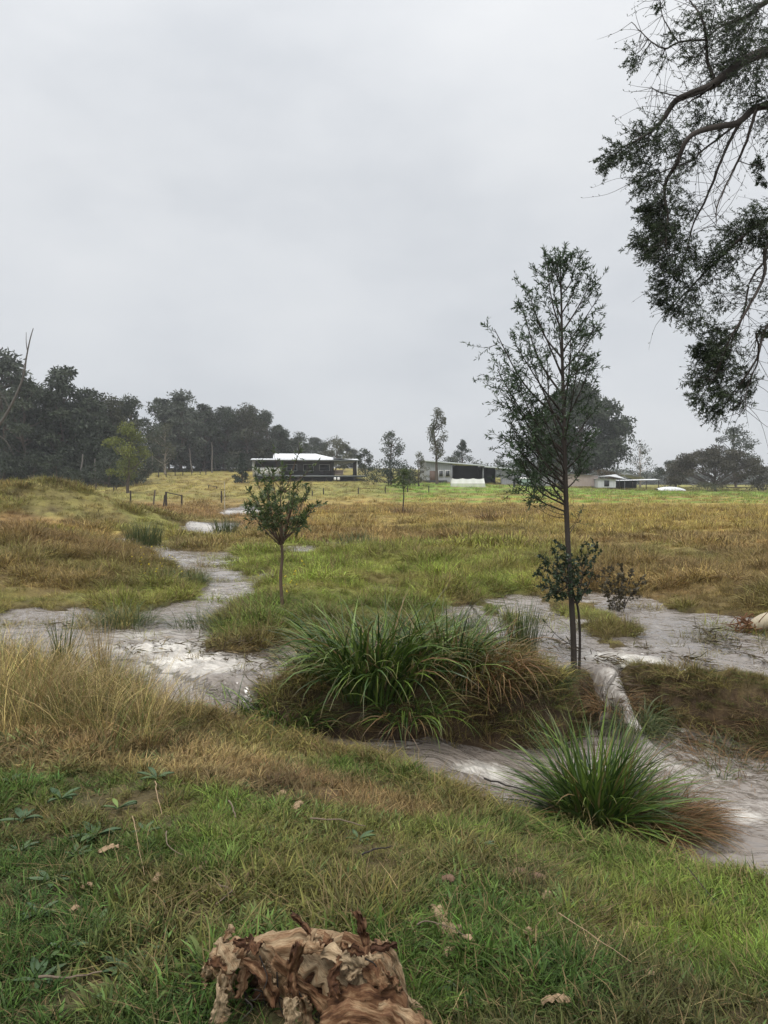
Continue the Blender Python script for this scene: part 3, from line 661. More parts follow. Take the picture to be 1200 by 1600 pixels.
def forest():
    rr = random.Random(4)
    G = 'eucalypts of the wood left of the white-roofed house'
    protos = []
    for i in range(7):
        h = 17.0; w = (8.5, 11, 9.5, 13, 10.5, 10, 12)[i]
        protos.append(make_tree('eucalypt_tree', 100 + i, h, w, '', group=G, bare=(.08, .12, .06, .1, .14, .06, .1)[i], lobes=(32, 40, 36, 44, 34, 38, 42)[i], per=185, leaf=.62, lr=.15, leafmat=(M_EUC, M_EUC3, M_EUC, M_EUC, M_EUC3, M_EUC, M_EUC4)[i]))
    front = [  # px, top py, Y, shape, label
     (8, 546, 112, 1, 'tall dark eucalypt with a rounded top at the left end of the wood'),
     (42, 590, 108, 2, 'dark eucalypt standing behind the thin bare dead tree'),
     (72, 604, 114, 5, 'shorter dark eucalypt left of the tall pointed one'),
     (106, 567, 112, 0, 'tall pointed eucalypt rising above the left part of the wood'),
     (138, 606, 116, 3, 'eucalypt just right of the tall pointed one'),
     (168, 618, 118, 6, 'broad eucalypt behind and left of the bright green tree'),
     (205, 618, 122, 4, 'eucalypt rising behind the bright green tree'),
     (252, 618, 165, 2, 'eucalypt at the right side of the gap in the wood'),
     (284, 610, 165, 1, 'tallest eucalypt of the right-hand half of the wood'),
     (318, 628, 168, 0, 'slim eucalypt right of the tallest one in the wood half beside the house'),
     (352, 634, 170, 3, 'broad eucalypt above the far end of the field'),
     (386, 632, 170, 6, 'broad eucalypt behind the dark conical bush'),
     (416, 641, 172, 4, 'eucalypt at the sloping right end of the wood'),
     (436, 662, 174, 5, 'low last eucalypt at the right end of the wood, behind the house roof')]
    for i, (px, py, Y, k, lab) in enumerate(front):
        t, kids = protos[k]
        if not t.get('label'): c = t
        else: c = copy_tree(t, kids)
        s = top_h(px, py, Y) / 17.0 * 1.0; put(c, px, Y, -.2, rr.uniform(0, 6.28), (s * rr.uniform(1.0, 1.2), s * rr.uniform(1.0, 1.2), s)); c['label'] = lab
    n = 0
    for i in range(54):      # the ranks between and behind
        left = i % 2 == 0
        px = rr.uniform(-40, 225) if left else rr.uniform(245, 445)
        Y = rr.uniform(113, 135) if left else rr.uniform(172, 195)
        py = np.interp(px, [-40, 20, 100, 200, 228, 245, 285, 400, 445], [575, 590, 608, 632, 690, 640, 632, 645, 690]) + rr.uniform(0, 62)
        t, kids = protos[rr.randrange(7)]; c = copy_tree(t, kids); s = top_h(px, py, Y) / 17.0
        put(c, px, Y, -.2, rr.uniform(0, 6.28), (s * 1.25, s * 1.25, s)); c['label'] = 'dark eucalypt standing among many others inside the wood left of the house'
    for i, (px, py) in enumerate(((446, 676), (458, 684), (478, 690), (492, 682), (508, 690), (538, 692), (552, 700), (436, 668))):
        t, kids = protos[i % 7]; c = copy_tree(t, kids); Y = 205 + 4 * i; s = top_h(px, py, Y) / 17.0; put(c, px, Y, -.3, i * 1.3, (s * 1.35, s * 1.35, s)); c['label'] = 'hazy eucalypt in the low line of trees behind the white roof'; c['group'] = 'hazy trees behind the white roof'
    # understorey along the foot of the wood
    proto = None; j = 0
    for i in range(30):
        px = -20 + i * 11 + rr.uniform(-5, 5) if i < 21 else 235 + (i - 21) * 24 + rr.uniform(-8, 8)
        Y = rr.uniform(104, 112) if i < 21 else rr.uniform(160, 168)
        if j < 3:
            t, kids = make_tree('shrub', 140 + j, 4.2, 4.6, 'dark rounded shrub in the understorey at the foot of the wood', 'shrub', 'understorey shrubs at the foot of the wood', bare=.05, lobes=16, per=110, leaf=.34, lr=.22)
            if proto is None: proto = []
            proto.append((t, kids)); c = t; j += 1
        else:
            t, kids = proto[rr.randrange(3)]; c = copy_tree(t, kids)
        put(c, px, Y, -.2, rr.uniform(0, 6.28), rr.uniform(.6, 1.35) * (1 if i < 21 else .8))
    # bare pale trunks showing at the wood's edge
    M = plain('pale_trunk', (.16, .145, .13), .8, .2, .3, 3)
    for px, Y, py in ((235, 158, 700), (332, 160, 690), (301, 160, 700), (172, 106, 712), (152, 107, 715), (128, 106, 708)):
        h = top_h(px, py, Y); g = Geo(); r2 = np.random.default_rng(px)
        pts = np.column_stack([np.cumsum(r2.normal(0, .10, 6)), np.cumsum(r2.normal(0, .10, 6)), np.linspace(0, h, 6)]); g.tube(pts, np.linspace(.17, .08, 6), 6)
        x = (px - CX) / FPX * Y
        o = obj('tree_trunk', g.mesh('tree_trunk', M, True), None, (x, Y, H(x, Y) - .2)); tag(o, 'thin bare pale trunk standing at the front edge of the wood', 'tree trunk', 'bare trunks at the edge of the wood')
forest()

def single_trees():
    def one(name, seed, px, py, Y, wpx, label, cat='tree', group=None, **k):
        h = top_h(px, py, Y); w = wpx / FPX * Y
        t, kids = make_tree(name, seed, h, w, label, cat, group, **k); put(t, px, Y, -.1); return t
    one('young_tree', 201, 200, 661, 88, 78, 'bright yellow-green tree standing in front of the dark wood', leafmat=M_LIME, bare=.22, lobes=26, per=150, leaf=.30, lr=.17)
    one('olive_tree', 202, 258, 660, 150, 46, 'thin olive-brown tree right of the bright green tree', leafmat=M_EUC2, bark=M_PALEBARK, bare=.15, lobes=20, per=90, leaf=.42, lr=.16)
    one('conical_bush', 203, 378, 707, 118, 30, 'dark conical bush at the left corner of the white-roofed house', 'bush', leafmat=M_CON, bare=.02, lobes=30, per=110, leaf=.28, style='cone')
    one('eucalypt_tree', 204, 468, 678, 178, 62, 'dark tree rising directly behind the white house roof', bare=.12, lobes=26, per=110, leaf=.5, lr=.17)
    one('eucalypt_tree', 205, 524, 684, 165, 58, 'feathery tree behind the right end of the house roof', leafmat=M_EUC2, bare=.12, lobes=26, per=100, leaf=.45, lr=.16)
    one('eucalypt_tree', 206, 570, 701, 150, 32, 'small tree just right of the house deck', bare=.12, lobes=20, per=90, leaf=.40, lr=.17)
    one('bushy_tree', 207, 611, 674, 112, 40, 'two-tiered tree between the house and the long shed', leafmat=M_EUC, bare=.50, lobes=17, per=90, leaf=.32, lr=.20)
    one('round_bush', 208, 608, 716, 110, 74, 'broad dark bush at the foot of the two-tiered tree', 'bush', leafmat=M_CON, bare=.03, lobes=30, per=120, leaf=.30, style='dome', lr=.17)
    one('sparse_tree', 209, 655, 706, 108, 32, 'small sparse tree at the left corner of the long shed', leafmat=M_EUC2, bare=.08, lobes=18, per=60, leaf=.26, lr=.16)
    one('slender_tree', 210, 683, 637, 116, 40, 'tall slender tree standing in front of the long grey shed', leafmat=M_EUC2, bare=.36, lobes=30, per=80, leaf=.30, lr=.15, flat=1.1)
    one('conifer_tree', 211, 723, 687, 160, 52, 'pointed conifer rising behind the shed roof', leafmat=M_CON, bare=.1, lobes=44, per=70, leaf=.36, style='cone')
    one('round_bush', 212, 703, 711, 150, 34, 'low round bush left of the conifer behind the shed', 'bush', leafmat=M_EUC, bare=.05, lobes=14, per=100, leaf=.36, style='dome', lr=.2)
    one('large_eucalypt', 213, 905, 601, 148, 165, 'large spreading eucalypt behind the tall sapling, above the small sheds', bare=.20, lobes=140, per=240, leaf=.72, lr=.105)
    one('eucalypt_tree', 214, 838, 660, 160, 74, 'eucalypt at the left side of the large spreading one', bare=.12, lobes=32, per=120, leaf=.48, lr=.15)
    one('thin_tree', 215, 1000, 688, 155, 56, 'thin see-through tree right of the large spreading eucalypt', leafmat=M_EUC, bark=M_PALEBARK, bare=.2, lobes=24, per=38, leaf=.40, lr=.14)
    one('brown_shrub', 216, 945, 735, 140, 50, 'low brown shrub behind the open carport', 'shrub', leafmat=M_BRN, bare=.05, lobes=14, per=90, leaf=.34, style='dome', lr=.2)
    one('fig_tree', 217, 1118, 699, 128, 150, 'broad domed fig tree at the right edge of the field', leafmat=M_FIG, bare=.10, lobes=110, per=170, leaf=.38, style='dome', lr=.075)
    one('fig_tree', 218, 1055, 714, 142, 60, 'smaller dark domed tree left of the broad fig', leafmat=M_EUC, bare=.06, lobes=34, per=120, leaf=.36, style='dome', lr=.13)
    one('eucalypt_tree', 219, 1150, 664, 150, 84, 'tall tree rising behind the broad fig tree', leafmat=M_EUC, bare=.25, lobes=34, per=110, leaf=.48, lr=.13)
    one('fig_tree', 220, 1225, 722, 132, 90, 'dark domed tree cut by the right edge, beside the broad fig', leafmat=M_FIG, bare=.08, lobes=34, per=120, leaf=.36, style='dome', lr=.13)
    one('round_bush', 221, 1105, 754, 120, 40, 'pale olive bush under the left side of the broad fig', 'bush', leafmat=M_EUC2, bare=.02, lobes=12, per=80, leaf=.26, style='dome', lr=.2)
    one('small_bush', 222, 866, 722, 132, 36, 'olive bush under the large spreading eucalypt', 'bush', leafmat=M_EUC2, bare=.02, lobes=16, per=80, leaf=.28, style='dome', lr=.2)
    one('small_bush', 223, 25, 748, 90, 22, 'small yellow-green bush on the left edge before the dark wood', 'bush', leafmat=M_LIME, bare=.05, lobes=10, per=60, leaf=.22, lr=.2)
    one('small_bush', 224, 118, 733, 96, 26, 'grey-green bush at the foot of the wood, left of the bright tree', 'bush', leafmat=M_EUC, bare=.05, lobes=12, per=90, leaf=.26, lr=.2)
    one('small_bush', 225, 640, 732, 106, 26, 'small bush between the two-tiered tree and the shed', 'bush', leafmat=M_EUC, bare=.03, lobes=12, per=80, leaf=.24, style='dome', lr=.2)
    # far-off wooded ridge fading in the rain
    rng = np.random.default_rng(9); g = Geo()
    for i in range(150):
        px = rng.uniform(640, 1260); Y = rng.uniform(380, 430); x = (px - CX) / FPX * Y
        topy = np.interp(px, [640, 700, 760, 775, 800, 835, 900, 1000, 1100, 1260], [742, 735, 722, 712, 718, 716, 722, 735, 738, 735]) + abs(rng.normal(0, 7))
        h = top_h(px, topy, Y); z0 = H(x, Y)
        for k in range(7):
            c = np.array([x + rng.normal(0, 3), Y + rng.normal(0, 3), z0 + h * rng.uniform(.25, .92)]); n = 34
            d = unit(rng.normal(size=(n, 3))); p = c + d * np.array([3, 3, 2.2]) * rng.random((n, 1)) ** .4
            g.leaves(p, unit(rng.normal(size=(n, 3)) + [0, 0, -.3]), 1.5, .8, rng)
    tag(obj('distant_woodland', g.mesh('distant_woodland', M_EUC), None), 'far wooded ridge fading into the rain behind the sheds', 'woodland', kind='stuff')
    # bare dead tree leaning in from the left edge
    Y = 44; base = atY(-60, 790, Y); base[2] = H(base[0], Y) - .2
    t = thing('dead_tree', base, 'thin bare dead tree leaning up from the left edge', 'dead tree'); g = Geo()
    M = plain('dead_wood', (.12, .11, .10), .8, .2, .4, 2)
    class gb:
        @staticmethod
        def tube(*a): obj('branch', Geo().tube(*a).mesh('branch', M, True), t)
    def pts(L): return np.array([atY(a, b, Y) for a, b in L]) - base
    g.tube(catmull(np.vstack([[0, 0, 0], pts([(-30, 700), (0, 662), (20, 628), (36, 590), (41, 560), (47, 530), (52, 513)])]), 4), np.linspace(.10, .022, 29), 7)
    gb.tube(catmull(pts([(43, 550), (41, 535), (41, 519)]), 4), np.linspace(.03, .012, 9), 5); gb.tube(catmull(pts([(37, 588), (36, 577), (38, 568)]), 4), np.linspace(.04, .015, 9), 5)
    gb.tube(catmull(pts([(15, 640), (8, 625), (0, 612)]), 4), np.linspace(.035, .012, 9), 5); gb.tube(catmull(pts([(-10, 675), (10, 690), (22, 712)]), 4), np.linspace(.035, .012, 9), 5)
    obj('trunk', g.mesh('trunk', M, True), t)
single_trees()

# ------------------------------------------------------------------ buildings
M_ROOF = plain('light_metal_roof', (.72, .74, .76), .35, .5, .08, 1.2)
M_WHITE = plain('white_paint', (.78, .78, .76), .55, .4, .06, 2)
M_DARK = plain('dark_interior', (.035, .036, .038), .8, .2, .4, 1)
M_GREYM = plain('grey_cladding', (.33, .34, .36), .5, .4, .12, 1.5, (1, 1, 6))
M_PINK = plain('weathered_pink_cladding', (.36, .30, .27), .7, .3, .2, 1.5, (6, 6, 1))
M_TIMB = plain('dark_timber', (.055, .045, .038), .8, .2, .4, 4, (1, 1, .2))
M_GUT = plain('dull_gutter', (.16, .18, .19), .5, .4, .2, 3)
def glass():
    m, t, out = newmat('window_glass'); b = bsdf(t, .08, .6); b.inputs['Base Color'].default_value = (.03, .035, .04, 1); link(t, b.outputs[0], out.inputs[0]); return m
M_GLASS = glass()
def ribbed(g, p00, p10, p11, p01, n, dep=.04):
    """roof or wall sheet with raised ribs running from the first edge to the opposite one"""
    p00, p10, p11, p01 = map(lambda v: np.array(v, float), (p00, p10, p11, p01)); nn = unit(np.cross(p10 - p00, p01 - p00)); V = []
    u = np.linspace(0, 1, 4 * n + 1); off = np.array([0, 0, 1, 1] * n + [0]) * dep
    for s, o in zip(u, off):
        V += [lerp(p00, p10, s) + nn * o, lerp(p01, p11, s) + nn * o]
    g.grid(np.array(V), len(u), 2); return g

def house():
    # local frame: x along the front, y away from the camera, origin at the front left corner on the ground
    Y0 = 122; px0 = 395; x0 = (px0 - CX) / FPX * Y0; z0 = 1.6 + (HORIZON - 753) / FPX * Y0
    t = thing('verandah_house', (x0, Y0, z0), 'low white-roofed house with a deep verandah on a raised dark deck', 'house', rz=R(6))
    L, D, dz, ez, rz_ = 16.6, 11.0, 1.05, 3.55, 4.75
    def P_(name, g, m, par=t, sm=False): return obj(name, g.mesh(name, m, sm), par)
    P_('deck', Geo().box(0, L + 1.7, 0, D, dz - .22, dz), M_GUT)
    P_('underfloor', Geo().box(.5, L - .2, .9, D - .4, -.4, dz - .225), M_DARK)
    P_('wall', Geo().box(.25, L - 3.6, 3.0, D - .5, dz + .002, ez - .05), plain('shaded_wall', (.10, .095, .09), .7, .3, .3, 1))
    P_('white_wall', Geo().box(.12, 4.6, .35, .5, dz + .004, dz + 1.25), M_WHITE)
    P_('side_wall', Geo().box(.12, .24, .503, D - .5, dz + .004, ez - .06), M_WHITE)
    g = Geo(); ribbed(g, (-.35, -.35, ez - .05), (L + .3, -.35, ez - .05), (L + .3, 3.6, ez + .28), (-.35, 3.6, ez + .28), 30, .03); ribbed(g, (L + .3, -.3, ez - .07), (L + .3, D + .2, ez - .07), (L - 3.8, D + .2, ez + .27), (L - 3.8, -.3, ez + .27), 10, .03)
    r0 = P_('verandah_roof', g, M_ROOF)
    P_('ceiling', Geo().box(-.3, L + .2, -.3, D, ez - .16, ez - .11), plain('ceiling_lining', (.20, .19, .18), .7, .3, .2, 2))
    P_('gutter', Geo().box(-.4, L + .35, -.50, -.36, ez - .17, ez - .02), M_GUT, r0)
    g = Geo(); a = 3.1; b_ = L - 3.0
    ribbed(g, (a, 2.6, ez + .24), (b_, 2.6, ez + .24), (b_ - 3.6, 5.9, rz_), (a, 5.9, rz_), 26, .03); ribbed(g, (b_, 9.2, ez + .24), (a, 9.2, ez + .24), (a, 5.9, rz_), (b_ - 3.6, 5.9, rz_), 26, .03)
    ribbed(g, (b_, 2.6, ez + .24), (b_, 9.2, ez + .24), (b_ - 3.6, 5.9, rz_), (b_ - 3.6, 5.89, rz_), 10, .03)
    r1 = P_('roof', g, M_ROOF)
    g = Geo(); g.add([(a, 2.6, ez + .2), (a, 9.2, ez + .2), (a, 5.91, rz_ - .02), (a, 5.89, rz_ - .02)], [(0, 1, 2, 3)]); P_('gable', g, M_WHITE, r1)
    pm = Geo().box(-.06, .06, -.06, .06, dz + .002, ez - .16).mesh('post', M_WHITE)
    for x, y in [(.05, .02), (L, .02)]: obj('post', pm, t, (x, y, 0))
    dm = Geo().box(-.05, .05, -.05, .05, dz + .002, ez - .16).mesh('post', M_TIMB)
    for x, y in [(4.7, .02), (8.6, .02), (12.4, .02)] + [(L, 1.6 + k * 1.6) for k in range(6)]: obj('post', dm, t, (x, y, 0))
    sm = Geo().box(-.07, .07, -.07, .07, -.4, dz - .225).mesh('stump', M_TIMB)
    for k in range(8): obj('stump', sm, t, (.4 + k * 2.25, .15, 0))
    wf = Geo(); 
    for x in (5.3, 8.0, 10.6):
        w = P_('window', Geo().box(x, x + 1.7, 2.93, 2.997, dz + .75, ez - .65), M_WHITE); P_('pane', Geo().box(x + .08, x + 1.62, 2.90, 2.928, dz + .83, ez - .73), M_GLASS, w)
    # stair rail beyond the right end
    g = Geo(); g.tube([(L + .1, .2, dz + .95), (L + 1.65, .2, dz + .95)], .035, 5)
    for k in range(5): g.box(L + .2 + k * .36, L + .24 + k * .36, .18, .22, dz + .002, dz + .93)
    g.box(L + 1.6, L + 1.68, .16, .24, -.4, dz + 1.3); P_('railing', g, M_TIMB)
    # things on the verandah
    def sit(name, g, m, lab, cat, x, y): 
        c = math.cos(R(6)); s = math.sin(R(6)); return tag(obj(name, g.mesh(name, m), None, (x0 + c * x - s * y, Y0 + s * x + c * y, z0 + dz + .004)), lab, cat)
    g = Geo().box(0, 1.9, 0, .8, .70, .76); [g.box(a_, a_ + .08, b2, b2 + .08, 0, .70) for a_ in (.05, 1.75) for b2 in (.05, .65)]
    sit('table', g, M_TIMB, 'dark table standing on the house verandah', 'table', 11.2, 1.2)
    g = Geo().box(0, 1.5, 0, .75, .12, .45); g.box(0, 1.5, .6, .75, .45, .9); g.box(0, .16, 0, .6, .45, .65); g.box(1.34, 1.5, 0, .6, .45, .65); [g.box(a_, a_ + .06, .05, .11, 0, .12) for a_ in (.05, 1.38)]
    sit('settee', g, plain('settee_cloth', (.45, .36, .30), .8, .2, .2, 4), 'brownish settee at the back of the verandah', 'settee', 12.9, 1.3)
    # two white drums under the deck
    for k, px in enumerate((523.5, 529)):
        g = Geo(); g.tube([(0, 0, 0), (0, 0, .1), (0, 0, .42), (0, 0, .46)], [.16, .20, .20, .12], 10); x = (px - CX) / FPX * (Y0 + 1.2)
        tag(obj('white_drum', g.mesh('white_drum', M_WHITE, True), None, (x, Y0 + 1.25, z0 + .30)), 'left one of the two small white drums hung under the deck' if k == 0 else 'right one of the two small white drums hung under the deck', 'drum', 'white drums under the house deck')
house()

def sheds():
    # ---- long grey shed with open bays
    Y0 = 124; z0 = 1.6 + (HORIZON - 756) / FPX * Y0; x0 = (666 - CX) / FPX * Y0
    t = thing('long_shed', (x0, Y0, z0), 'long grey metal shed with dark open bays and a roof falling to the right', 'shed', rz=R(4))
    def P_(name, g, m, par=t): return obj(name, g.mesh(name, m), par)
    def zr(x): return 3.75 - .078 * x
    D = 9
    g = Geo(); ribbed(g, (0, 0, -.3), (4.1, 0, -.3), (4.1, 0, zr(4.1)), (0, 0, zr(0)), 12, .03); ribbed(g, (0, D, -.3), (0, 0, -.3), (0, 0, zr(0)), (0, D, zr(0)), 16, .03); P_('wall', g, M_GREYM)
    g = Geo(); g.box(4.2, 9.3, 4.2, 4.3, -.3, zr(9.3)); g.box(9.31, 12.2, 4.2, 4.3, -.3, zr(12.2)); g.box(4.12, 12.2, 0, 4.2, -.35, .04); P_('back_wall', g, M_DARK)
    g = Geo(); ribbed(g, (12.25, 0, -.3), (16.4, 0, -.3), (16.4, 0, zr(16.4) - .1), (12.25, 0, zr(12.25) - .1), 12, .03); P_('side_wall', g, M_GREYM)
    g = Geo(); ribbed(g, (-.4, -.5, zr(-.4) + .05), (-.4, D, zr(-.4) + .05), (9.4, D, zr(9.4) + .05), (9.4, -.5, zr(9.4) + .05), 18, .03); r_ = P_('roof', g, M_ROOF)
    g = Geo(); ribbed(g, (9.3, -.9, zr(9.3) - .13), (9.3, D, zr(9.3) - .13), (17.4, D, zr(17.4) - .13), (17.4, -.9, zr(17.4) - .13), 18, .03); r2 = P_('lower_roof', g, M_ROOF)
    for par, xa, xb, y, o in ((r_, -.4, 9.4, -.56, .02), (r2, 9.3, 17.4, -.96, -.16)):
        g = Geo(); g.add([(xa, y, zr(xa) + o - .22), (xb, y, zr(xb) + o - .22), (xb, y, zr(xb) + o), (xa, y, zr(xa) + o), (xa, y + .05, zr(xa) + o - .22), (xb, y + .05, zr(xb) + o - .22), (xb, y + .05, zr(xb) + o), (xa, y + .05, zr(xa) + o)],
                         [(0, 1, 2, 3), (5, 4, 7, 6), (3, 2, 6, 7), (0, 4, 5, 1)]); P_('fascia', g, plain('pale_fascia', (.5, .53, .55), .5, .4, .1, 2), par)
    for x in (4.15, 9.25, 12.2, 14.9): P_('post', Geo().box(x - .07, x + .07, -.12, -.003, -.3, zr(x) - .2), M_GREYM)
    f = P_('window', Geo().box(2.0, 2.75, -.09, -.034, 1.1, 2.2), M_WHITE); P_('pane', Geo().box(2.07, 2.68, -.11, -.092, 1.17, 2.13), M_GLASS, f)
    f = P_('window', Geo().box(3.05, 3.85, -.09, -.034, 1.1, 2.2), M_WHITE); P_('pane', Geo().box(3.12, 3.78, -.11, -.092, 1.17, 2.13), M_GLASS, f)
    P_('door', Geo().box(.55, 1.6, -.10, -.034, -.1, 2.1), plain('brown_door', (.12, .08, .06), .6, .3, .2, 2))
    # ---- low dark wall before it
    g = Geo().box(-1.9, 3.2, -.1, .1, -.3, .55); tag(obj('low_wall', g.mesh('low_wall', M_DARK), None, (x0, Y0 - 2, z0)), 'low dark wall along the foot of the long grey shed', 'wall')
    # ---- white netting enclosure
    Y = 108; xa, xb = (706 - CX) / FPX * Y, (756 - CX) / FPX * Y; zb = H(xa, Y) - .05
    t = thing('netting_enclosure', (xa, Y, zb), 'white netting stretched round a garden bed before the shed', 'netting')
    m, tt, out = newmat('white_net'); b = bsdf(tt, .8, .2); b.inputs['Base Color'].default_value = (.80, .80, .78, 1); tr = N(tt, 'ShaderNodeBsdfTransparent'); mm = N(tt, 'ShaderNodeMixShader')
    sp = N(tt, 'ShaderNodeSeparateXYZ'); c_ = N(tt, 'ShaderNodeTexCoord'); link(tt, c_.outputs['Object'], sp.inputs[0]); rr = N(tt, 'ShaderNodeValToRGB'); ramp_set(rr, [(.0, (.35, .35, .35)), (.5, (.5, .5, .5)), (.56, (.93, .93, .93))]); link(tt, sp.outputs['Z'], rr.inputs[0])
    link(tt, rr.outputs[0], mm.inputs[0]); link(tt, tr.outputs[0], mm.inputs[1]); link(tt, b.outputs[0], mm.inputs[2]); link(tt, mm.outputs[0], out.inputs[0])
    w = xb - xa; u = np.linspace(0, 1, 41); sag = .12 * np.abs(np.sin(u * math.pi * 3)) ; V = []
    for s, sg in zip(u, sag):
        for v in np.linspace(0, 1, 6): V.append((s * w + (1 - v) * (.45 * (s - .5)), .10 * math.sin(s * 31) * (1 - v) - .25 * (1 - v), v * (1.25 - sg)))
    g = Geo().grid(np.array(V), 41, 6); obj('net', g.mesh('net', m, True), t)
    g2 = Geo(); V = [(0, s * 2.4, v * (1.2 - .1 * abs(math.sin(s * 6)))) for s in u for v in np.linspace(0, 1, 6)]; g2.grid(np.array(V), 41, 6); V = [(w, s * 2.4, v * (1.2 - .1 * abs(math.sin(s * 6)))) for s in u for v in np.linspace(0, 1, 6)]; g2.grid(np.array(V), 41, 6); obj('side_net', g2.mesh('side_net', m, True), t)
    pm = Geo().tube([(0, 0, 0), (0, 0, .7), (0, 0, 1.32)], .03, 6).mesh('post', M_TIMB)
    for x in (0, w / 3, 2 * w / 3, w): obj('post', pm, t, (x, .06, 0))
    # ---- tank
    Y = 122; x = (821 - CX) / FPX * Y; z = 1.6 + (HORIZON - 757) / FPX * Y - .1
    t = thing('water_tank', (x, Y, z), 'squat pale green water tank with a white conical lid', 'water tank')
    g = Geo(); zz = np.repeat(np.linspace(0, 1.0, 9), 2); rr_ = 1.15 + .02 * (np.arange(18) % 4 < 2); g.tube(np.column_stack([0 * zz, 0 * zz, zz + np.tile([0, .002], 9)]), rr_, 22); obj('tank_wall', g.mesh('tank_wall', plain('tank_green', (.26, .34, .31), .5, .4, .1, 2)), t)
    g = Geo(); g.tube([(0, 0, 1.006), (0, 0, 1.08), (0, 0, 1.30), (0, 0, 1.36)], [1.22, 1.22, .3, .05], 22); obj('lid', g.mesh('lid', M_WHITE, True), t)
    # ---- dark post beside it
    Y = 112; x = (803.5 - CX) / FPX * Y; g = Geo().tube([(0, 0, -.2), (0, 0, .6), (0, 0, 1.25)], .17, 8); tag(obj('dark_post', g.mesh('dark_post', M_DARK), None, (x, Y, H(x, Y))), 'thick dark post standing left of the pale green tank', 'post')
    # ---- small sheds to the right
    def small(name, pxa, pxb, pyt, pyb, Y, D, m, lab, fall=.0, door=None):
        xa, xb = (pxa - CX) / FPX * Y, (pxb - CX) / FPX * Y; z = 1.6 + (HORIZON - pyb) / FPX * Y; h = (pyb - pyt) / FPX * Y; w = xb - xa
        t = thing(name, (xa, Y, z), lab, 'shed'); g = Geo(); n = max(4, int(w * 2.2))
        ribbed(g, (0, 0, -.3), (w, 0, -.3), (w, 0, h - fall), (0, 0, h), n, .03); ribbed(g, (0, D, -.3), (0, 0, -.3), (0, 0, h), (0, D, h), 8, .03); ribbed(g, (w, 0, -.3), (w, D, -.3), (w, D, h - fall), (w, 0, h - fall), 8, .03); ribbed(g, (w, D, -.3), (0, D, -.3), (0, D, h), (w, D, h - fall), n, .03)
        obj('wall', g.mesh('wall', m), t); g = Geo(); ribbed(g, (-.2, -.3, h + .03), (-.2, D + .2, h + .05), (w + .2, D + .2, h - fall + .05), (w + .2, -.3, h - fall + .03), 10, .03); obj('roof', g.mesh('roof', M_ROOF), t)
        if door: obj('door', Geo().box(door * w, door * w + .8, -.07, -.034, -.1, min(1.9, h - .3)).mesh('door', M_DARK), t)
        return t
    small('small_shed', 819, 838, 746, 756, 122, 3, M_PINK, 'small pale pink shed beside the pale green tank', .1, .45)
    small('small_shed', 838, 862, 744, 756, 126, 3, M_GREYM, 'small dull grey shed right of the pink one, half behind the tall sapling', .1)
    small('brown_shed', 886, 934, 741, 757, 128, 5, M_PINK, 'long brownish-pink metal shed right of the tall sapling', .25)
    small('grey_shed', 934, 962, 748, 759, 126, 4, plain('white_grey_cladding', (.50, .52, .54), .5, .4, .12, 1.5), 'low pale grey shed beside the open carport', .1, .35)
    Y = 128; xa = (938 - CX) / FPX * Y; z = 1.6 + (HORIZON - 760) / FPX * Y
    t = thing('carport', (xa, Y, z), 'open carport with two tilted grey roofs at the right end of the sheds', 'carport')
    def sc(p): return (p - 938) / FPX * Y
    g = Geo(); ribbed(g, (sc(955), 1, 1.75), (sc(955), 8, 1.75), (sc(984), 8, 2.15), (sc(984), 1, 1.15), 10, .03); ribbed(g, (sc(984), 1, 2.2), (sc(984), 8, 2.2), (sc(1012), 8, 1.35), (sc(1012), 1, 1.35), 10, .03); obj('roof', g.mesh('roof', M_ROOF), t)
    g = Geo(); ribbed(g, (sc(960), -2.2, .95), (sc(960), .8, 1.05), (sc(1024), .8, 1.25), (sc(1024), -2.2, 1.08), 20, .03); obj('lower_roof', g.mesh('lower_roof', M_ROOF), t)
    obj('back_wall', Geo().box(sc(962), sc(1010), 5, 5.1, -.3, 1.3).mesh('back_wall', M_DARK), t)
    pm = Geo().box(-.05, .05, -.05, .05, -.4, 1.03).mesh('post', M_TIMB)
    for p in (962, 982, 1003, 1022): obj('post', pm, t, (sc(p), -2.0, 0))
    # parked vehicle under a pale cover
    g = Geo(); V = []
    for a in np.linspace(0, 1, 14):
        for b in np.linspace(0, math.pi, 9):
            hh = .62 * (math.sin(math.pi * min(1, .08 + a * .9)) ** .45); V.append((a * 4.4, -math.cos(b) * .8, math.sin(b) ** .6 * hh))
    g.grid(np.array(V), 14, 9); x = (1026 - CX) / FPX * 124; tag(obj('covered_boat', g.mesh('covered_boat', M_ROOF, True), None, (x, 124, 1.6 + (HORIZON - 766) / FPX * 124 - .05)), 'low pale covered boat lying right of the carport', 'boat')
    # tall thin mast by the carport
    x = (960 - CX) / FPX * 130; g = Geo().tube([(0, 0, 0), (0, 0, 2), (0, 0, 4.5)], .03, 5); tag(obj('thin_pole', g.mesh('thin_pole', M_GREYM), None, (x, 124.5, H(x, 124.5) - .1)), 'thin grey pole rising beside the carport roof', 'pole')
sheds()

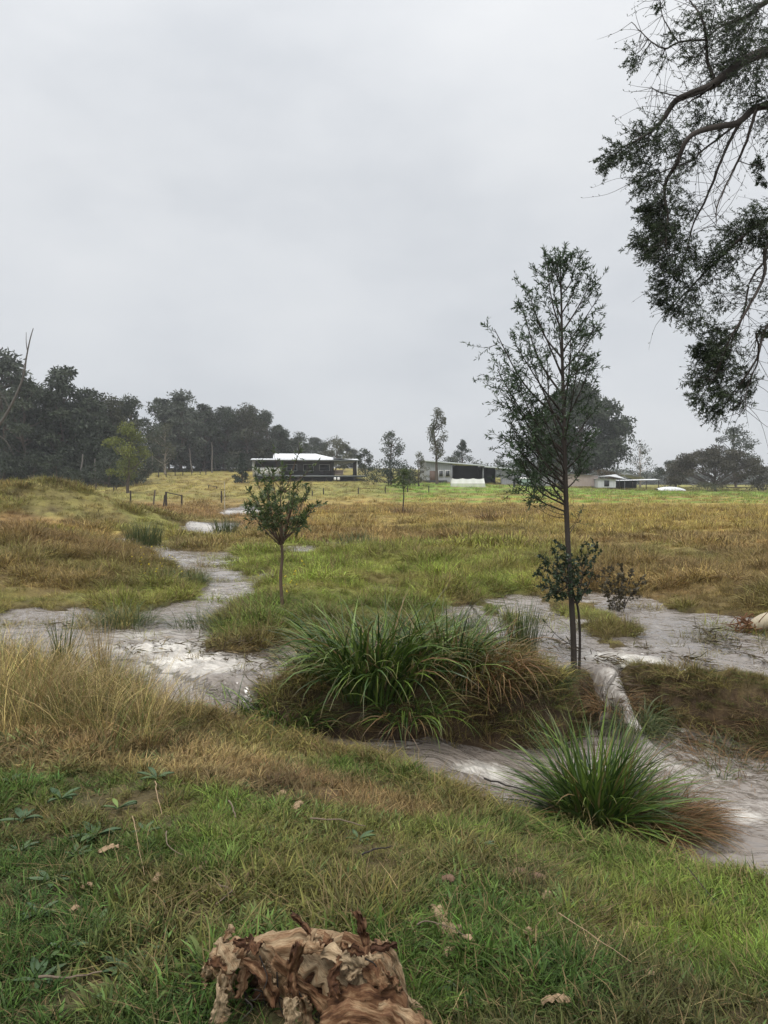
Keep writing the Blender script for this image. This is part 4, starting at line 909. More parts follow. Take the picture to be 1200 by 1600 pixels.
# ------------------------------------------------------------------ fences and gate frames
def fences():
    rr = random.Random(8)
    def post(px, pyt, pyb, Y, lab, lean=0, w=.07, m=None, group='fence posts across the field', name='fence_post'):
        x = (px - CX) / FPX * Y; z = H(x, Y); h = (pyb - pyt) / FPX * Y
        g = Geo(); g.tube([(0, 0, -.3), (lean * .5, 0, h * .5), (lean, 0, h - .03), (lean, 0, h)], [w, w * .95, w * .9, w * .6], 7)
        return tag(obj(name, g.mesh(name, m or M_TIMB), None, (x, Y, z)), lab, 'fence post', group)
    post(204, 749, 771, 62, 'dark fence post under the bright green tree')
    post(239, 751, 777, 58, 'leaning weathered fence post left of the dark gate frame', lean=.16, w=.06, m=M_BARK)
    post(346, 754, 772, 66, 'dark fence post in the open field, left of the leafy sapling')
    post(505.5, 752, 762, 84, 'short fence post in front of the house deck')
    post(488, 762, 771, 80, 'short dark fence post behind the right side of the leafy sapling')
    post(560, 751, 761, 86, 'short fence post in front of the right end of the deck')
    post(602, 750, 761, 88, 'short fence post before the broad dark bush')
    post(637, 750, 760, 90, 'short fence post right of the thin far sapling')
    post(670, 749, 760, 90, 'short fence post before the left end of the long shed')
    pale = plain('pale_stake', (.42, .38, .32), .8, .2, .3, 6)
    post(351, 741, 792, 46, 'tall thin pale stake beside the far stream', w=.022, m=pale, group='thin pale stakes', name='stake')
    post(341, 806, 818, 27, 'short thin pale stake above the small rapid', w=.016, m=pale, group='thin pale stakes', name='stake')
    k = 0
    for px, Y, b in ((182, 96, 765), (178, 93, 766), (248, 140, 744), (260, 140, 742), (274, 145, 745), (286, 146, 743), (300, 148, 741), (313, 150, 740), (322, 150, 739), (232, 138, 754), (150, 96, 758), (136, 97, 757)):
        post(px, b - 8, b, Y, 'small dark fence post in the row along the foot of the wood', w=.09, group='fence row at the foot of the wood')
    # H-frame at the near gate
    def frame(pa, pb, pt, pt2, pb_, Y, lab, stay):
        xa, xb = (pa - CX) / FPX * Y, (pb - CX) / FPX * Y; za, zb = H(xa, Y), H(xb, Y); h = (pb_ - pt) / FPX * Y; h2 = (pb_ - 2 - pt2) / FPX * Y
        t = thing('gate_frame', (xa, Y, za), lab, 'gate frame', 'timber gate frames in the field')
        obj('post', Geo().tube([(0, 0, -.3), (0, 0, h * .6), (0, 0, h)], .075, 8).mesh('post', M_TIMB), t)
        obj('post', Geo().tube([(xb - xa, 0, -.3), (xb - xa, 0, h2 * .6), (xb - xa, 0, h2)], .065, 8).mesh('post', M_TIMB), t)
        obj('rail', Geo().tube([(.05, 0, h - .06), ((xb - xa) / 2, 0, (h + h2) / 2 - .06), (xb - xa, 0, h2 - .06)], .04, 6).mesh('rail', M_TIMB), t)
        if stay: obj('stay', Geo().tube([(-.2, -.1, -.2), (-.12, -.08, .4), (-.075, -.02, h * .78)], .06, 7).mesh('stay', M_TIMB), t)
    frame(259.5, 284, 754, 757, 778, 57, 'dark timber gate frame with a leaning stay, left of the stream', True)
    frame(326, 338.5, 746, 746, 752, 100, 'small far timber frame in the middle of the sloping field', False)
fences()

# ------------------------------------------------------------------ near trees
M_TRUNK = plain('wet_dark_bark', (.040, .032, .026), .7, .3, .5, 14, (1, 1, .25), bump=.6)
M_TRUNK2 = plain('brown_sapling_bark', (.115, .080, .055), .75, .3, .4, 18, (1, 1, .3), bump=.5)
M_TWIG = plain('dark_twig', (.032, .026, .022), .7, .3, .3, 10)
M_LEAF_T = veg_mat('tea_tree_leaf', [(0, (.024, .044, .020)), (.5, (.045, .080, .032)), (1, (.085, .135, .055))], .4, .4, .25)
M_LEAF_S = veg_mat('sapling_leaf', [(0, (.036, .062, .020)), (.5, (.080, .120, .036)), (1, (.165, .200, .062))], .38, .45, .22)
M_LEAF_R = veg_mat('round_leaf', [(0, (.020, .036, .018)), (.6, (.040, .066, .030)), (1, (.075, .110, .050))], .4, .4, .2)
M_LEAF_B = veg_mat('bronze_leaf', [(0, (.045, .040, .022)), (.6, (.085, .068, .034)), (1, (.13, .11, .05))], .45, .35, .2)
M_LEAF_O = veg_mat('overhanging_leaf', [(0, (.022, .034, .018)), (.5, (.048, .070, .034)), (1, (.110, .145, .065))], .42, .35, .28)

def sprig(gt, gl, rng, start, d, L, nleaf, lf, lw, wood=.003, spread=.8, droop=0., leaf_from=.15):
    """a thin curved twig with leaves along it"""
    d = unit(d); e = start + d * L + np.array([0, 0, -droop * L]); mid = (start + e) / 2 + rng.normal(0, .06 * L, 3)
    C = catmull([start, mid, e], 3)
    if wood: gt.tube(C, np.linspace(wood, wood * .4, len(C)), 3)
    s = leaf_from + (1 - leaf_from) * rng.random(nleaf) ** .8; s[0] = 1
    k = s * (len(C) - 1); i = np.minimum(k.astype(int), len(C) - 2); f = (k - i)[:, None]
    P_ = C[i] * (1 - f) + C[i + 1] * f; T = unit(C[i + 1] - C[i])
    D = unit(T * .75 + rng.normal(size=(nleaf, 3)) * spread * .7)
    gl.leaves(P_, D, lf * rng.uniform(.6, 1.25, nleaf), lw * rng.uniform(.7, 1.25, nleaf), rng, np.clip(.25 + .3 * rng.random() + rng.normal(0, .22, nleaf), 0, 1), up=.5, fold=.05)
    return C
def branch(gb, gt, gl, rng, A, B, r0, nsub, subL, nleaf, lf, lw, arch=.08, sub2=2, from_=.25, side=.9, droop=0., bias=(0, 0, .15)):
    A, B = np.asarray(A, float), np.asarray(B, float); L = np.linalg.norm(B - A)
    mid = (A + B) / 2 + np.array([0, 0, -arch * L]) + rng.normal(0, .03 * L, 3); C = catmull([A, mid, B], 6)
    gb.tube(C, np.linspace(r0, r0 * .25, len(C)), 5)
    ax = unit(B - A)
    for j in range(nsub):
        f = from_ + (1 - from_) * (j + rng.random()) / nsub; k = min(int(f * (len(C) - 1)), len(C) - 2); p = lerp(C[k], C[k + 1], f * (len(C) - 1) - k)
        d = unit(ax * .8 + rng.normal(size=3) * side * .7 + np.array(bias)); l = subL * rng.uniform(.5, 1.2) * (1.1 - .5 * f)
        q = sprig(gt, gl, rng, p, d, l, nleaf, lf, lw, .0028, droop=droop)
        for m in range(sub2):
            pp = q[rng.integers(2, len(q) - 1)]; sprig(gt, gl, rng, pp, unit(d * .7 + rng.normal(size=3) * .6), l * rng.uniform(.35, .7), max(4, nleaf * 2 // 3), lf, lw, .0018, droop=droop)
    sprig(gt, gl, rng, C[-3], ax, subL * .6, nleaf, lf, lw, .002, droop=droop)
    return C

def tall_sapling():
    Y = 6.88; rng = np.random.default_rng(51); base = atY(897, 1052, Y); base[2] = H(base[0], Y) - .05
    t = thing('tall_sapling', base, 'tall dark tea-tree sapling with a long bare trunk, on the lip of the creek', 'tree')
    TP = [(897, 1060, 0), (896, 1000, 0), (893, 940, 0), (889, 880, .0), (886, 820, .02), (884, 760, .0), (882, 700, -.02), (881, 640, 0), (879, 580, .02), (878, 520, 0), (877, 460, .0), (876, 425, .0), (875, 392, 0)]
    C = np.array([atY(a, b, Y + c) for a, b, c in TP]); C[0] = base
    C = catmull(C, 3); g = Geo(); rad = np.interp(np.linspace(0, 1, len(C)), [0, .05, .4, .6, .8, 1], [.032, .027, .022, .017, .009, .003]); g.tube(C - base, rad, 9); obj('trunk', g.mesh('trunk', M_TRUNK, True), t)
    def tz(py):
        ys = np.array([b for a, b, c in TP]); return np.array([np.interp(-py, -ys, [atY(a, b, Y + c)[i] for a, b, c in TP]) for i in range(3)])
    gb, gt, gl = Geo(), Geo(), Geo()
    BR = [(850, 745, 870, .2), (800, 790, 745, .15), (790, 800, 712, -.25), (772, 770, 676, .1), (760, 805, 640, -.1), (748, 775, 655, .25), (730, 770, 600, -.1), (705, 757, 572, .05), (690, 800, 590, .3), (660, 752, 508, .0), (648, 790, 530, -.3),
          (620, 800, 462, .1), (590, 822, 470, -.2), (560, 815, 445, .2), (520, 850, 408, 0), (500, 858, 420, .25), (470, 868, 400, -.1), (450, 860, 405, .1),
          (700, 932, 640, .1), (735, 925, 685, -.2), (765, 915, 720, .2), (660, 928, 570, -.15), (640, 922, 560, .3), (610, 940, 510, .05), (580, 944, 500, -.15), (550, 945, 460, .1), (520, 934, 432, 0), (490, 915, 420, -.1), (460, 905, 408, .1), (440, 893, 400, 0),
          (700, 850, 560, .45), (690, 905, 570, -.4), (740, 840, 640, -.45), (740, 885, 660, .45), (650, 870, 480, .35), (640, 895, 510, -.35), (770, 850, 700, .45), (790, 830, 690, .35), (755, 790, 690, .4), (785, 815, 730, .3), (742, 780, 630, .15), (712, 790, 585, -.2), (765, 785, 700, .2), (725, 815, 640, .3), (675, 820, 560, -.25)]
    for s, ex, ey, dy in BR[1:]:
        A = tz(s); B = atY(lerp(float(np.interp(-ey, [-1060, -392], [897, 875])), ex, .84), ey + 6, Y + dy); L = np.linalg.norm(B - A); hf = (800 - s) / 400
        branch(gb, gt, gl, rng, A, B, .0045 + .008 * min(1, L / 1.0), int(rng.uniform(3, 6) + 6.5 * L), .15 + .23 * L, 18, .043, .0100, arch=.07, sub2=2, from_=.25, side=rng.uniform(.5, 1.0))
    # low stray shoots on the bare trunk
    for s, ex, ey, dy in ((800, 835, 772, .1), (805, 848, 790, -.1), (830, 905, 800, .05), (838, 912, 790, .1), (810, 830, 788, .2)):
        branch(gb, gt, gl, rng, tz(s), atY(ex, ey, Y + dy), .004, 2, .10, 6, .035, .009, sub2=0, from_=.5)
    for s in (905, 945, 1010): branch(gb, gt, gl, rng, tz(s), atY(850 if s != 945 else 925, s - 40, Y + .1), .005, 2, .1, 4, .035, .009, sub2=0, from_=.6)
    obj('branches', gb.mesh('branches', M_TRUNK, True, base), t, kind='stuff'); obj('twigs', gt.mesh('twigs', M_TWIG, False, base), t, kind='stuff'); obj('foliage', gl.mesh('foliage', M_LEAF_T, False, base), t)
tall_sapling()

def bush_crown(gb, gt, gl, rng, forks, ends, nsub, subL, nleaf, lf, lw, r0=.008, **k):
    for i, e in enumerate(ends): branch(gb, gt, gl, rng, forks[i % len(forks)], e, r0, nsub, subL, nleaf, lf, lw, **k)

def leafy_sapling():
    Y = 9.15; rng = np.random.default_rng(52); base = atY(440, 980, Y); base[2] = H(base[0], Y) - .05
    t = thing('leafy_sapling', base, 'small sapling with a round leafy head on a thin brown stem, left of the tussocks', 'tree')
    C = catmull([base] + [atY(a, b, Y) for a, b in ((441, 945), (438.5, 905), (441, 872), (440, 850))], 4); g = Geo(); g.tube(C - base, np.interp(np.linspace(0, 1, len(C)), [0, .15, 1], [.034, .024, .016]), 8); obj('trunk', g.mesh('trunk', M_TRUNK2, True), t)
    gb, gt, gl = Geo(), Geo(), Geo(); F = C[-1]
    for ex, ey, dy in ((392, 770, 0), (400, 745, .15), (386, 790, -.1), (410, 735, -.2), (425, 728, .1), (440, 725, -.1), (455, 735, .2), (470, 742, 0), (488, 758, .1), (497, 785, -.1), (485, 800, .2), (402, 806, .2), (415, 810, -.3), (470, 800, -.3), (440, 760, .4), (430, 770, -.4), (460, 770, -.38), (450, 790, .4), (415, 770, .38), (420, 790, -.3), (478, 775, .3), (398, 785, .3), (440, 800, -.35), (462, 750, -.25)):
        branch(gb, gt, gl, rng, F + rng.normal(0, .01, 3), atY(ex, ey, Y + dy), .010, int(rng.integers(3, 8)), .20, 14, .066, .0165, arch=.04, sub2=1, from_=.38, side=1.0)
    for ex, ey in ((472, 692), (468, 705), (425, 700), (495, 722), (405, 718)): branch(gb, gt, gl, rng, atY(445, 770, Y), atY(ex, ey, Y), .006, 4, .10, 5, .055, .014, arch=.02, sub2=0, from_=.5)
    obj('branches', gb.mesh('branches', M_TRUNK2, True, base), t, kind='stuff'); obj('twigs', gt.mesh('twigs', M_TWIG, False, base), t, kind='stuff'); obj('foliage', gl.mesh('foliage', M_LEAF_S, False, base), t)
leafy_sapling()

def side_shrubs():
    # round-leaved sapling growing against the tall trunk
    Y = 6.9; rng = np.random.default_rng(53); base = atY(905, 1040, Y); base[2] = H(base[0], Y) - .05
    t = thing('round_leaved_sapling', base, 'dark round-leaved young shrub whose thin stem rises against the tall sapling trunk', 'shrub')
    C = catmull([base] + [atY(a, b, Y) for a, b in ((906, 990), (902, 945), (890, 915))], 4); g = Geo(); g.tube(C - base, np.linspace(.014, .008, len(C)), 6); obj('stem', g.mesh('stem', M_TRUNK, True), t)
    gb, gt, gl = Geo(), Geo(), Geo()
    for ex, ey, dy in ((842, 895, 0), (850, 872, .1), (862, 856, -.1), (872, 848, .15), (905, 862, 0), (922, 850, .1), (932, 846, -.1), (915, 880, .15), (850, 915, -.15), (862, 930, .1), (880, 870, -.2), (890, 900, .2), (905, 930, -.15), (870, 905, -.22), (895, 885, -.2), (880, 935, .1), (918, 925, .15), (858, 890, .2), (875, 885, .2), (900, 910, -.22)):
        branch(gb, gt, gl, rng, C[-1 - int(rng.integers(0, 5))], atY(ex, ey, Y + dy), .005, 6, .12, 12, .029, .018, arch=.03, sub2=1, from_=.4)
    obj('branches', gb.mesh('branches', M_TRUNK, True, base), t, kind='stuff'); obj('twigs', gt.mesh('twigs', M_TWIG, False, base), t, kind='stuff'); obj('foliage', gl.mesh('foliage', M_LEAF_R, False, base), t)
    Y = 10.2; base = atY(968, 940, Y); base[2] = H(base[0], Y) - .03
    t = thing('bronze_shrub', base, 'low straggling bronze-leaved shrub right of the tall sapling, by the water', 'shrub'); gb, gt, gl = Geo(), Geo(), Geo()
    for ex, ey, dy in ((930, 905, 0), (940, 890, .2), (955, 884, -.1), (972, 882, .1), (990, 888, .2), (1003, 905, 0), (995, 918, -.2), (945, 915, .3), (965, 905, -.3), (985, 900, .3), (975, 920, .2), (950, 925, -.2)):
        branch(gb, gt, gl, rng, base + rng.normal(0, .02, 3), atY(ex, ey, Y + dy), .006, 5, .16, 10, .045, .026, arch=-.05, sub2=1, from_=.35)
    obj('branches', gb.mesh('branches', M_TRUNK, True, base), t, kind='stuff'); obj('twigs', gt.mesh('twigs', M_TWIG, False, base), t, kind='stuff'); obj('foliage', gl.mesh('foliage', M_LEAF_B, False, base), t)
    Y = 44; x = (629 - CX) / FPX * Y; base = np.array([x, Y, H(x, Y) - .05])
    t = thing('far_sapling', base, 'far thin sapling rising from reddish grass in the middle of the field', 'tree')
    top = atY(630, 738, Y); g = Geo(); C = catmull([base, lerp(base, top, .5) + [.05, 0, 0], top], 5); g.tube(C - base, np.linspace(.05, .012, len(C)), 6); obj('trunk', g.mesh('trunk', M_TRUNK, True), t)
    gb, gt, gl = Geo(), Geo(), Geo()
    for k in range(16):
        a = lerp(base, top, rng.uniform(.55, .95)); branch(gb, gt, gl, rng, a, a + rng.normal(0, .25, 3) + [0, 0, .35], .01, 4, .28, 8, .14, .04, sub2=1)
    obj('branches', gb.mesh('branches', M_TRUNK, True, base), t, kind='stuff'); obj('foliage', gl.mesh('foliage', M_LEAF_S, False, base), t)
side_shrubs()

def overhanging_tree():
    rng = np.random.default_rng(54); Y = 6.3
    base = np.array([5.6, 7.2, 0]); base[2] = H(5.6, 7.2) - .1
    t = thing('overhanging_tree', base, 'paperbark tree whose dark drooping branches hang in from the right edge', 'tree')
    fork = np.array([5.3, 6.9, 4.0]); crown = np.array([5.0, 6.7, 6.4])
    g = Geo(); g.tube(catmull([base, base + [-.05, -.1, 1.3], [5.45, 7.0, 2.7], fork, crown, crown + [.2, .1, 1.6]], 5) - base, np.linspace(.21, .06, 26), 10); obj('trunk', g.mesh('trunk', plain('paper_bark', (.30, .23, .17), .85, .2, .5, 8, (1, 1, .2), bump=.8), True), t)
    def pl(L, dy): return [atY(a, b, Y + dy + .1 * math.sin(i * 1.7 + dy * 9)) for i, (a, b) in enumerate(L)]
    gl, gt = Geo(), Geo(); limbs = []
    LIMBS = [(crown, [(1285, 62), (1200, 82), (1160, 100), (1115, 135), (1060, 160), (1040, 190), (1010, 215), (978, 232)], .046, .005, 0, 1),
             (None, [(1118, 130), (1105, 95), (1104, 62), (1098, 32), (1080, 3)], .016, .006, 0, 0), (None, [(1105, 62), (1062, 66), (1036, 78), (1010, 62), (984, 38)], .010, .003, .05, 0),
             (None, [(1062, 66), (1040, 30), (1025, -20)], .006, .003, .1, 0), (None, [(1115, 133), (1090, 150), (1068, 168)], .012, .004, -.1, 0), (None, [(1060, 150), (1030, 142), (1018, 140)], .006, .003, 0, 0),
             (fork, [(1285, 175), (1190, 166), (1150, 195), (1085, 215), (1060, 260), (1040, 300), (1045, 350), (1040, 390)], .030, .004, -.1, 1),
             (None, [(1190, 165), (1160, 190), (1130, 250), (1110, 300), (1085, 350), (1068, 410), (1050, 440)], .016, .003, .12, 1), (None, [(1182, 172), (1165, 220), (1145, 270), (1125, 320), (1122, 350)], .013, .003, -.2, 1),
             (None, [(1150, 195), (1100, 230), (1075, 250), (1020, 270), (985, 285)], .010, .003, .2, 1),
             (fork, [(1285, 330), (1200, 345), (1165, 370), (1130, 400), (1090, 440), (1050, 482)], .018, .004, .1, 1), (fork, [(1285, 350), (1200, 380), (1190, 430), (1165, 480), (1135, 530), (1112, 592)], .018, .004, -.15, 1),
             (None, [(1200, 400), (1172, 440), (1160, 500), (1130, 560), (1122, 600)], .010, .003, .2, 1), (fork, [(1285, 480), (1205, 500), (1182, 560), (1152, 605), (1125, 645)], .014, .003, .05, 1), (None, [(1182, 520), (1186, 560), (1170, 600), (1165, 640)], .008, .003, -.1, 1),
             (crown, [(1290, -40), (1220, -10), (1170, 25), (1130, 40), (1110, 55)], .03, .005, .25, 1)]
    main = []
    for root, L, r0, r1, dy, leafy in LIMBS:
        pts_ = pl(L, dy)
        if root is not None: pts_ = [root] + pts_
        C = catmull(pts_, 5); C = C + np.cumsum(rng.normal(0, .003, C.shape), 0)
        gg = Geo(); gg.tube(C - base, np.linspace(r0 * (1.25 if root is not None else 1), r1, len(C)), 7); obj('limb', gg.mesh('limb', M_TRUNK, True), t); main.append((C, root is not None))
        k0 = 5 if root is not None else 1
        for j in range(int(len(C) * 1.5)):     # fine bare twigs, drooping to the left
            i = rng.integers(k0, len(C)); d = unit(rng.normal(size=3) * .6 + [-.45, 0, -.45]); sprig(gt, gl, rng, C[i], d, rng.uniform(.15, .45), 3, .028, .008, .0026, leaf_from=.6)
    allC = np.vstack([c[6:] if r else c for c, r in main])
    CL = [(1150, 60, 70, 30, 0), (1190, 20, 50, 22, .2), (1185, 90, 55, 26, -.2), (1120, 15, 45, 12, .1), (1090, 30, 25, 5, 0), (1150, 120, 45, 16, .1), (1195, 140, 35, 16, -.1), (1170, 30, 45, 22, -.3), (1110, 70, 36, 10, .2),
          (985, 85, 16, 3, 0), (1000, 95, 22, 5, .1), (1040, 90, 18, 3, 0), (1030, 10, 12, 3, 0), (1060, 50, 25, 5, .1), (1080, 90, 18, 4, 0),
          (958, 245, 26, 13, 0), (945, 262, 16, 6, .1), (985, 232, 26, 12, -.1), (1012, 218, 36, 18, .1), (1045, 210, 34, 15, -.1), (1010, 250, 26, 9, .2), (1062, 225, 32, 14, .2), (1100, 180, 26, 12, 0), (1125, 190, 24, 8, .1), (1000, 195, 16, 4, 0), (1085, 250, 26, 9, .1),
          (1000, 290, 24, 10, 0), (1030, 275, 30, 12, .15), (1050, 300, 32, 15, -.1), (1040, 335, 36, 30, .1), (1055, 360, 34, 34, -.1), (1025, 355, 28, 20, .2), (995, 375, 20, 10, 0), (1015, 392, 24, 14, .1), (1045, 400, 32, 22, -.1), (1075, 385, 26, 16, .1), (1080, 320, 26, 8, .2), (1005, 330, 16, 6, .1),
          (1160, 368, 36, 24, .1), (1190, 340, 30, 22, -.1), (1128, 388, 28, 16, 0), (1195, 375, 28, 18, .2), (1110, 410, 26, 12, .1), (1150, 405, 26, 10, -.1),
          (1045, 440, 30, 18, 0), (1035, 465, 20, 11, .1), (1070, 425, 26, 13, -.1), (1090, 450, 30, 14, .1), (1060, 480, 26, 14, .1), (1095, 490, 28, 14, -.1), (1130, 460, 30, 8, .1), (1120, 430, 26, 7, 0), (1165, 450, 30, 6, 0), (1110, 515, 22, 10, 0),
          (1110, 548, 28, 24, .1), (1140, 545, 28, 26, -.1), (1125, 570, 30, 28, 0), (1092, 545, 18, 12, .1), (1100, 590, 26, 17, .1), (1135, 605, 28, 18, -.1), (1160, 585, 24, 13, .1), (1095, 625, 20, 12, 0), (1125, 638, 26, 15, .1), (1160, 625, 20, 10, 0), (1140, 520, 22, 10, 0), (1175, 600, 20, 7, .1),
          (1195, 255, 14, 8, 0), (1192, 275, 10, 5, .1), (1198, 520, 16, 8, .1), (1215, 60, 60, 25, .2), (1225, 340, 40, 20, 0), (1225, 450, 40, 12, .1), (1230, 180, 50, 16, .1)]
    for px, py, r, n, dy in CL:
        c = atY(px, py, Y + dy); rm = r / FPX * Y
        i = np.argmin(((allC - c) ** 2).sum(1)); A = allC[i]
        C = catmull([A, (A + c) / 2 + rng.normal(0, .03, 3), c], 4); gt.tube(C, np.linspace(.005, .0026, len(C)), 4)
        rm = rm * 1.28
        for j in range(int(n * 3.0)):
            s = c + unit(rng.normal(size=3)) * rm * rng.random() ** .5 * [1, 1.1, 1]; s0 = lerp(C[rng.integers(3, len(C))], s, .25 + .35 * rng.random()); d = unit((s - s0) / (rm + 1e-6) * .7 + rng.normal(size=3) * .4 + [-.45, 0, -.30])
            sprig(gt, gl, rng, s0, d, rm * rng.uniform(.4, .9), 26, .029, .0070, .0017, spread=1.0)
    # the rest of the crown, over and behind the branches in view
    for j in range(70):
        c = np.array([rng.uniform(3.9, 7.5), rng.uniform(5.0, 9.0), rng.uniform(4.2, 8.2)])
        if c[0] / c[1] < .58: continue
        i = np.argmin(((allC - c) ** 2).sum(1)); gt.tube(catmull([allC[i], (allC[i] + c) / 2 + [0, 0, .1], c], 3), np.linspace(.012, .004, 7), 4)
        n = 160; d = unit(rng.normal(size=(n, 3))); gl.leaves(c + d * .5 * rng.random((n, 1)) ** .4, unit(rng.normal(size=(n, 3)) + [-.3, 0, -.3]), .045, .013, rng)
    obj('twigs', gt.mesh('twigs', M_TWIG, False, base), t, kind='stuff'); obj('foliage', gl.mesh('foliage', M_LEAF_O, False, base), t)
overhanging_tree()

# ------------------------------------------------------------------ tussocks and rushes
M_BLADE = veg_mat('strap_blade', [(0, (.018, .042, .010)), (.45, (.055, .105, .020)), (.8, (.165, .245, .042)), (.9, (.130, .160, .050)), (.93, (.24, .17, .08)), (1, (.20, .12, .055))], .36, .38, .16, (.82, (.17, .12, .05)))
M_RUST = veg_mat('rusty_blade', [(0, (.060, .045, .020)), (.35, (.10, .085, .030)), (.5, (.17, .085, .035)), (.75, (.24, .13, .055)), (1, (.30, .20, .09))], .45, .35, .2)
M_RUSH = veg_mat('rush_blade', [(0, (.038, .062, .020)), (.6, (.075, .108, .034)), (.9, (.12, .140, .045)), (1, (.20, .15, .07))], .42, .4, .2)
M_STRAW = veg_mat('straw_blade', [(0, (.20, .14, .065)), (.5, (.32, .24, .11)), (1, (.44, .35, .18))], .55, .3, .25)
def tussock(name, px, py, Y, label, cat, n, r0, L, W_, el, droop, mat, nleaf=44, leafmat=None, seed=1, group=None, lift=0, scale=(1, 1, 1), az=None, seg=7, dead=0, squash=1.0):
    rng = np.random.default_rng(seed); x = (px - CX) / FPX * Y; z = max(H(x, Y) - .04, float(waterz(np.array([x]), np.array([Y]))[0][0]) - .08) + lift
    t = thing(name, (x, Y, z), label, cat, group); g = Geo()
    A = rng.normal(az[0], az[1], n) if az else None
    add_blades(g, n, rng, r0, L, W_, el, droop, seg=seg, sway=.10, outw=.7, az=A); 
    if dead: add_blades(g, dead, rng, r0 * 1.05, (L[0] * .4, L[1] * .75), W_, (el[0] * .3, el[1] * .6), (40, 130), seg=seg, sway=.2, rnd=rng.uniform(.92, 1, dead))
    V = [v * np.array([1, squash, 1]) for v in g.V]; g.V = V
    obj('blades', g.mesh('blades', mat), t)['kind'] = 'stuff'
    for k in range(nleaf):
        g = Geo(); A = np.array([rng.normal(az[0], az[1])]) if az else np.array([rng.uniform(-math.pi, .0) if rng.random() < .75 else rng.uniform(0, math.pi)])
        add_blades(g, 1, rng, r0, (L[0] * 1.02, L[1] * 1.08), (W_[0] * 1.1, W_[1] * 1.25), el, droop, seg=8, sway=.1, az=A, rnd=np.array([rng.uniform(.35, .9)])); g.V = [v * np.array([1, squash, 1]) for v in g.V]
        obj('leaf', g.mesh('leaf', leafmat or mat), t)
    return t
GT = 'strap-leaved tussocks along the creek'
tussock('strap_tussock', 585, 1120, 6.2, 'largest dark green strap-leaved tussock, in the middle of the creek bank', 'tussock', 560, .36, (.62, .98), (.014, .023), (52, 90), (35, 145), M_BLADE, 80, seed=61, group=GT, dead=0, lift=-.12)
tussock('strap_tussock', 690, 1110, 6.35, 'tall upright tussock on the right shoulder of the largest one', 'tussock', 360, .26, (.60, .95), (.012, .019), (58, 90), (30, 130), M_BLADE, 46, seed=62, group=GT, dead=20, lift=-.12)
tussock('strap_tussock', 440, 1135, 6.12, 'lower leafy tussock at the left end of the creek-bank clumps, beside the rapid', 'tussock', 330, .28, (.32, .56), (.011, .018), (42, 88), (50, 150), M_BLADE, 60, seed=63, group=GT, lift=-.10)
tussock('strap_tussock', 365, 1130, 6.2, 'small sparse tussock at the very edge of the foaming rapid', 'tussock', 70, .12, (.3, .55), (.009, .015), (40, 85), (50, 150), M_BLADE, 18, seed=64, group=GT, lift=0)
tussock('strap_tussock', 520, 1100, 6.4, 'pale-tipped tussock behind the left end of the creek-bank clumps', 'tussock', 260, .26, (.40, .68), (.009, .015), (50, 88), (40, 130), M_BLADE, 26, seed=68, group=GT, lift=-.10)
tussock('rusty_tussock', 760, 1125, 6.3, 'rust-brown drooping tussock between the green clumps and the tall sapling', 'tussock', 330, .24, (.45, .88), (.006, .011), (40, 85), (60, 165), M_RUST, 44, seed=65, lift=-.08)
tussock('olive_tussock', 850, 1120, 6.5, 'low olive grass tussock at the foot of the tall sapling', 'tussock', 260, .24, (.14, .30), (.005, .009), (35, 85), (50, 150), M_RUSH, 14, seed=66, lift=-.06)
tussock('creek_tussock', 640, 1150, 5.95, 'dark wet tussock low on the bank, drooping into the smooth brown chute', 'tussock', 220, .22, (.3, .6), (.007, .012), (20, 75), (60, 150), M_BLADE, 16, seed=58, lift=.12, dead=60)
tussock('rush_clump', 815, 1075, 7.0, 'slim dark upright rushes left of the tall sapling trunk', 'rushes', 240, .13, (.40, .68), (.005, .008), (74, 90), (5, 40), M_RUSH, 12, seed=67)
tussock('spiky_tussock', 935, 1195, 4.78, 'spiky bright green tussock standing alone in the lower pool', 'tussock', 640, .17, (.45, .80), (.011, .018), (-8, 88), (8, 70), M_BLADE, 90, seed=69, dead=30, lift=.0)
tussock('matted_tussock', 1010, 1245, 4.78, 'dark brown matted grass trailing right of the spiky tussock', 'tussock', 900, .30, (.25, .52), (.003, .007), (5, 50), (20, 90), M_RUST, 10, seed=70, az=(-.1, .9), lift=.0)
tussock('matted_tussock', 1010, 1085, 6.75, 'dark grass clump on the lip between the two small falls', 'tussock', 420, .18, (.16, .36), (.004, .006), (20, 80), (60, 150), M_RUSH, 6, seed=71, lift=-.02)
for px, Y, lab in ((925, 6.62, 'dark wet clump on the lip, just right of the tall sapling trunk'), (1000, 6.35, 'dark wet clump on the right side of the small cascade'), (957, 6.66, 'brown wet clump at the head of the small cascade')):
    tussock('lip_clump', px, 0, Y, lab, 'grass clump', 380, .17, (.16, .40), (.004, .007), (15, 80), (60, 150), M_RUST if 'brown' in lab else M_RUSH, 6, seed=int(px), group='wet clumps by the cascade', dead=60)
for px, py, Y, s in ((1080, 1110, 6.45, 72), (1130, 1130, 6.2, 73), (1180, 1145, 5.95, 74), (1110, 1170, 5.95, 75), (1170, 1190, 5.7, 76)):
    tussock('bank_tussock', px, py, Y, ('brown and green wet tussock on the far bank, right of the small falls', 'wet tussock with drooping brown skirt on the middle of the right far bank', 'dark wet tussock on the far bank at the right edge', 'matted orange-brown tussock low on the far bank above the lower pool', 'flattened brown tussock at the right edge just above the lower pool')[s - 72], 'tussock', 360, .24, (.16, .42), (.0035, .006), (10, 75), (50, 150), M_RUST if s in (73, 75, 76) else M_RUSH, 8, seed=s, group='wet tussocks on the right far bank', lift=.0)
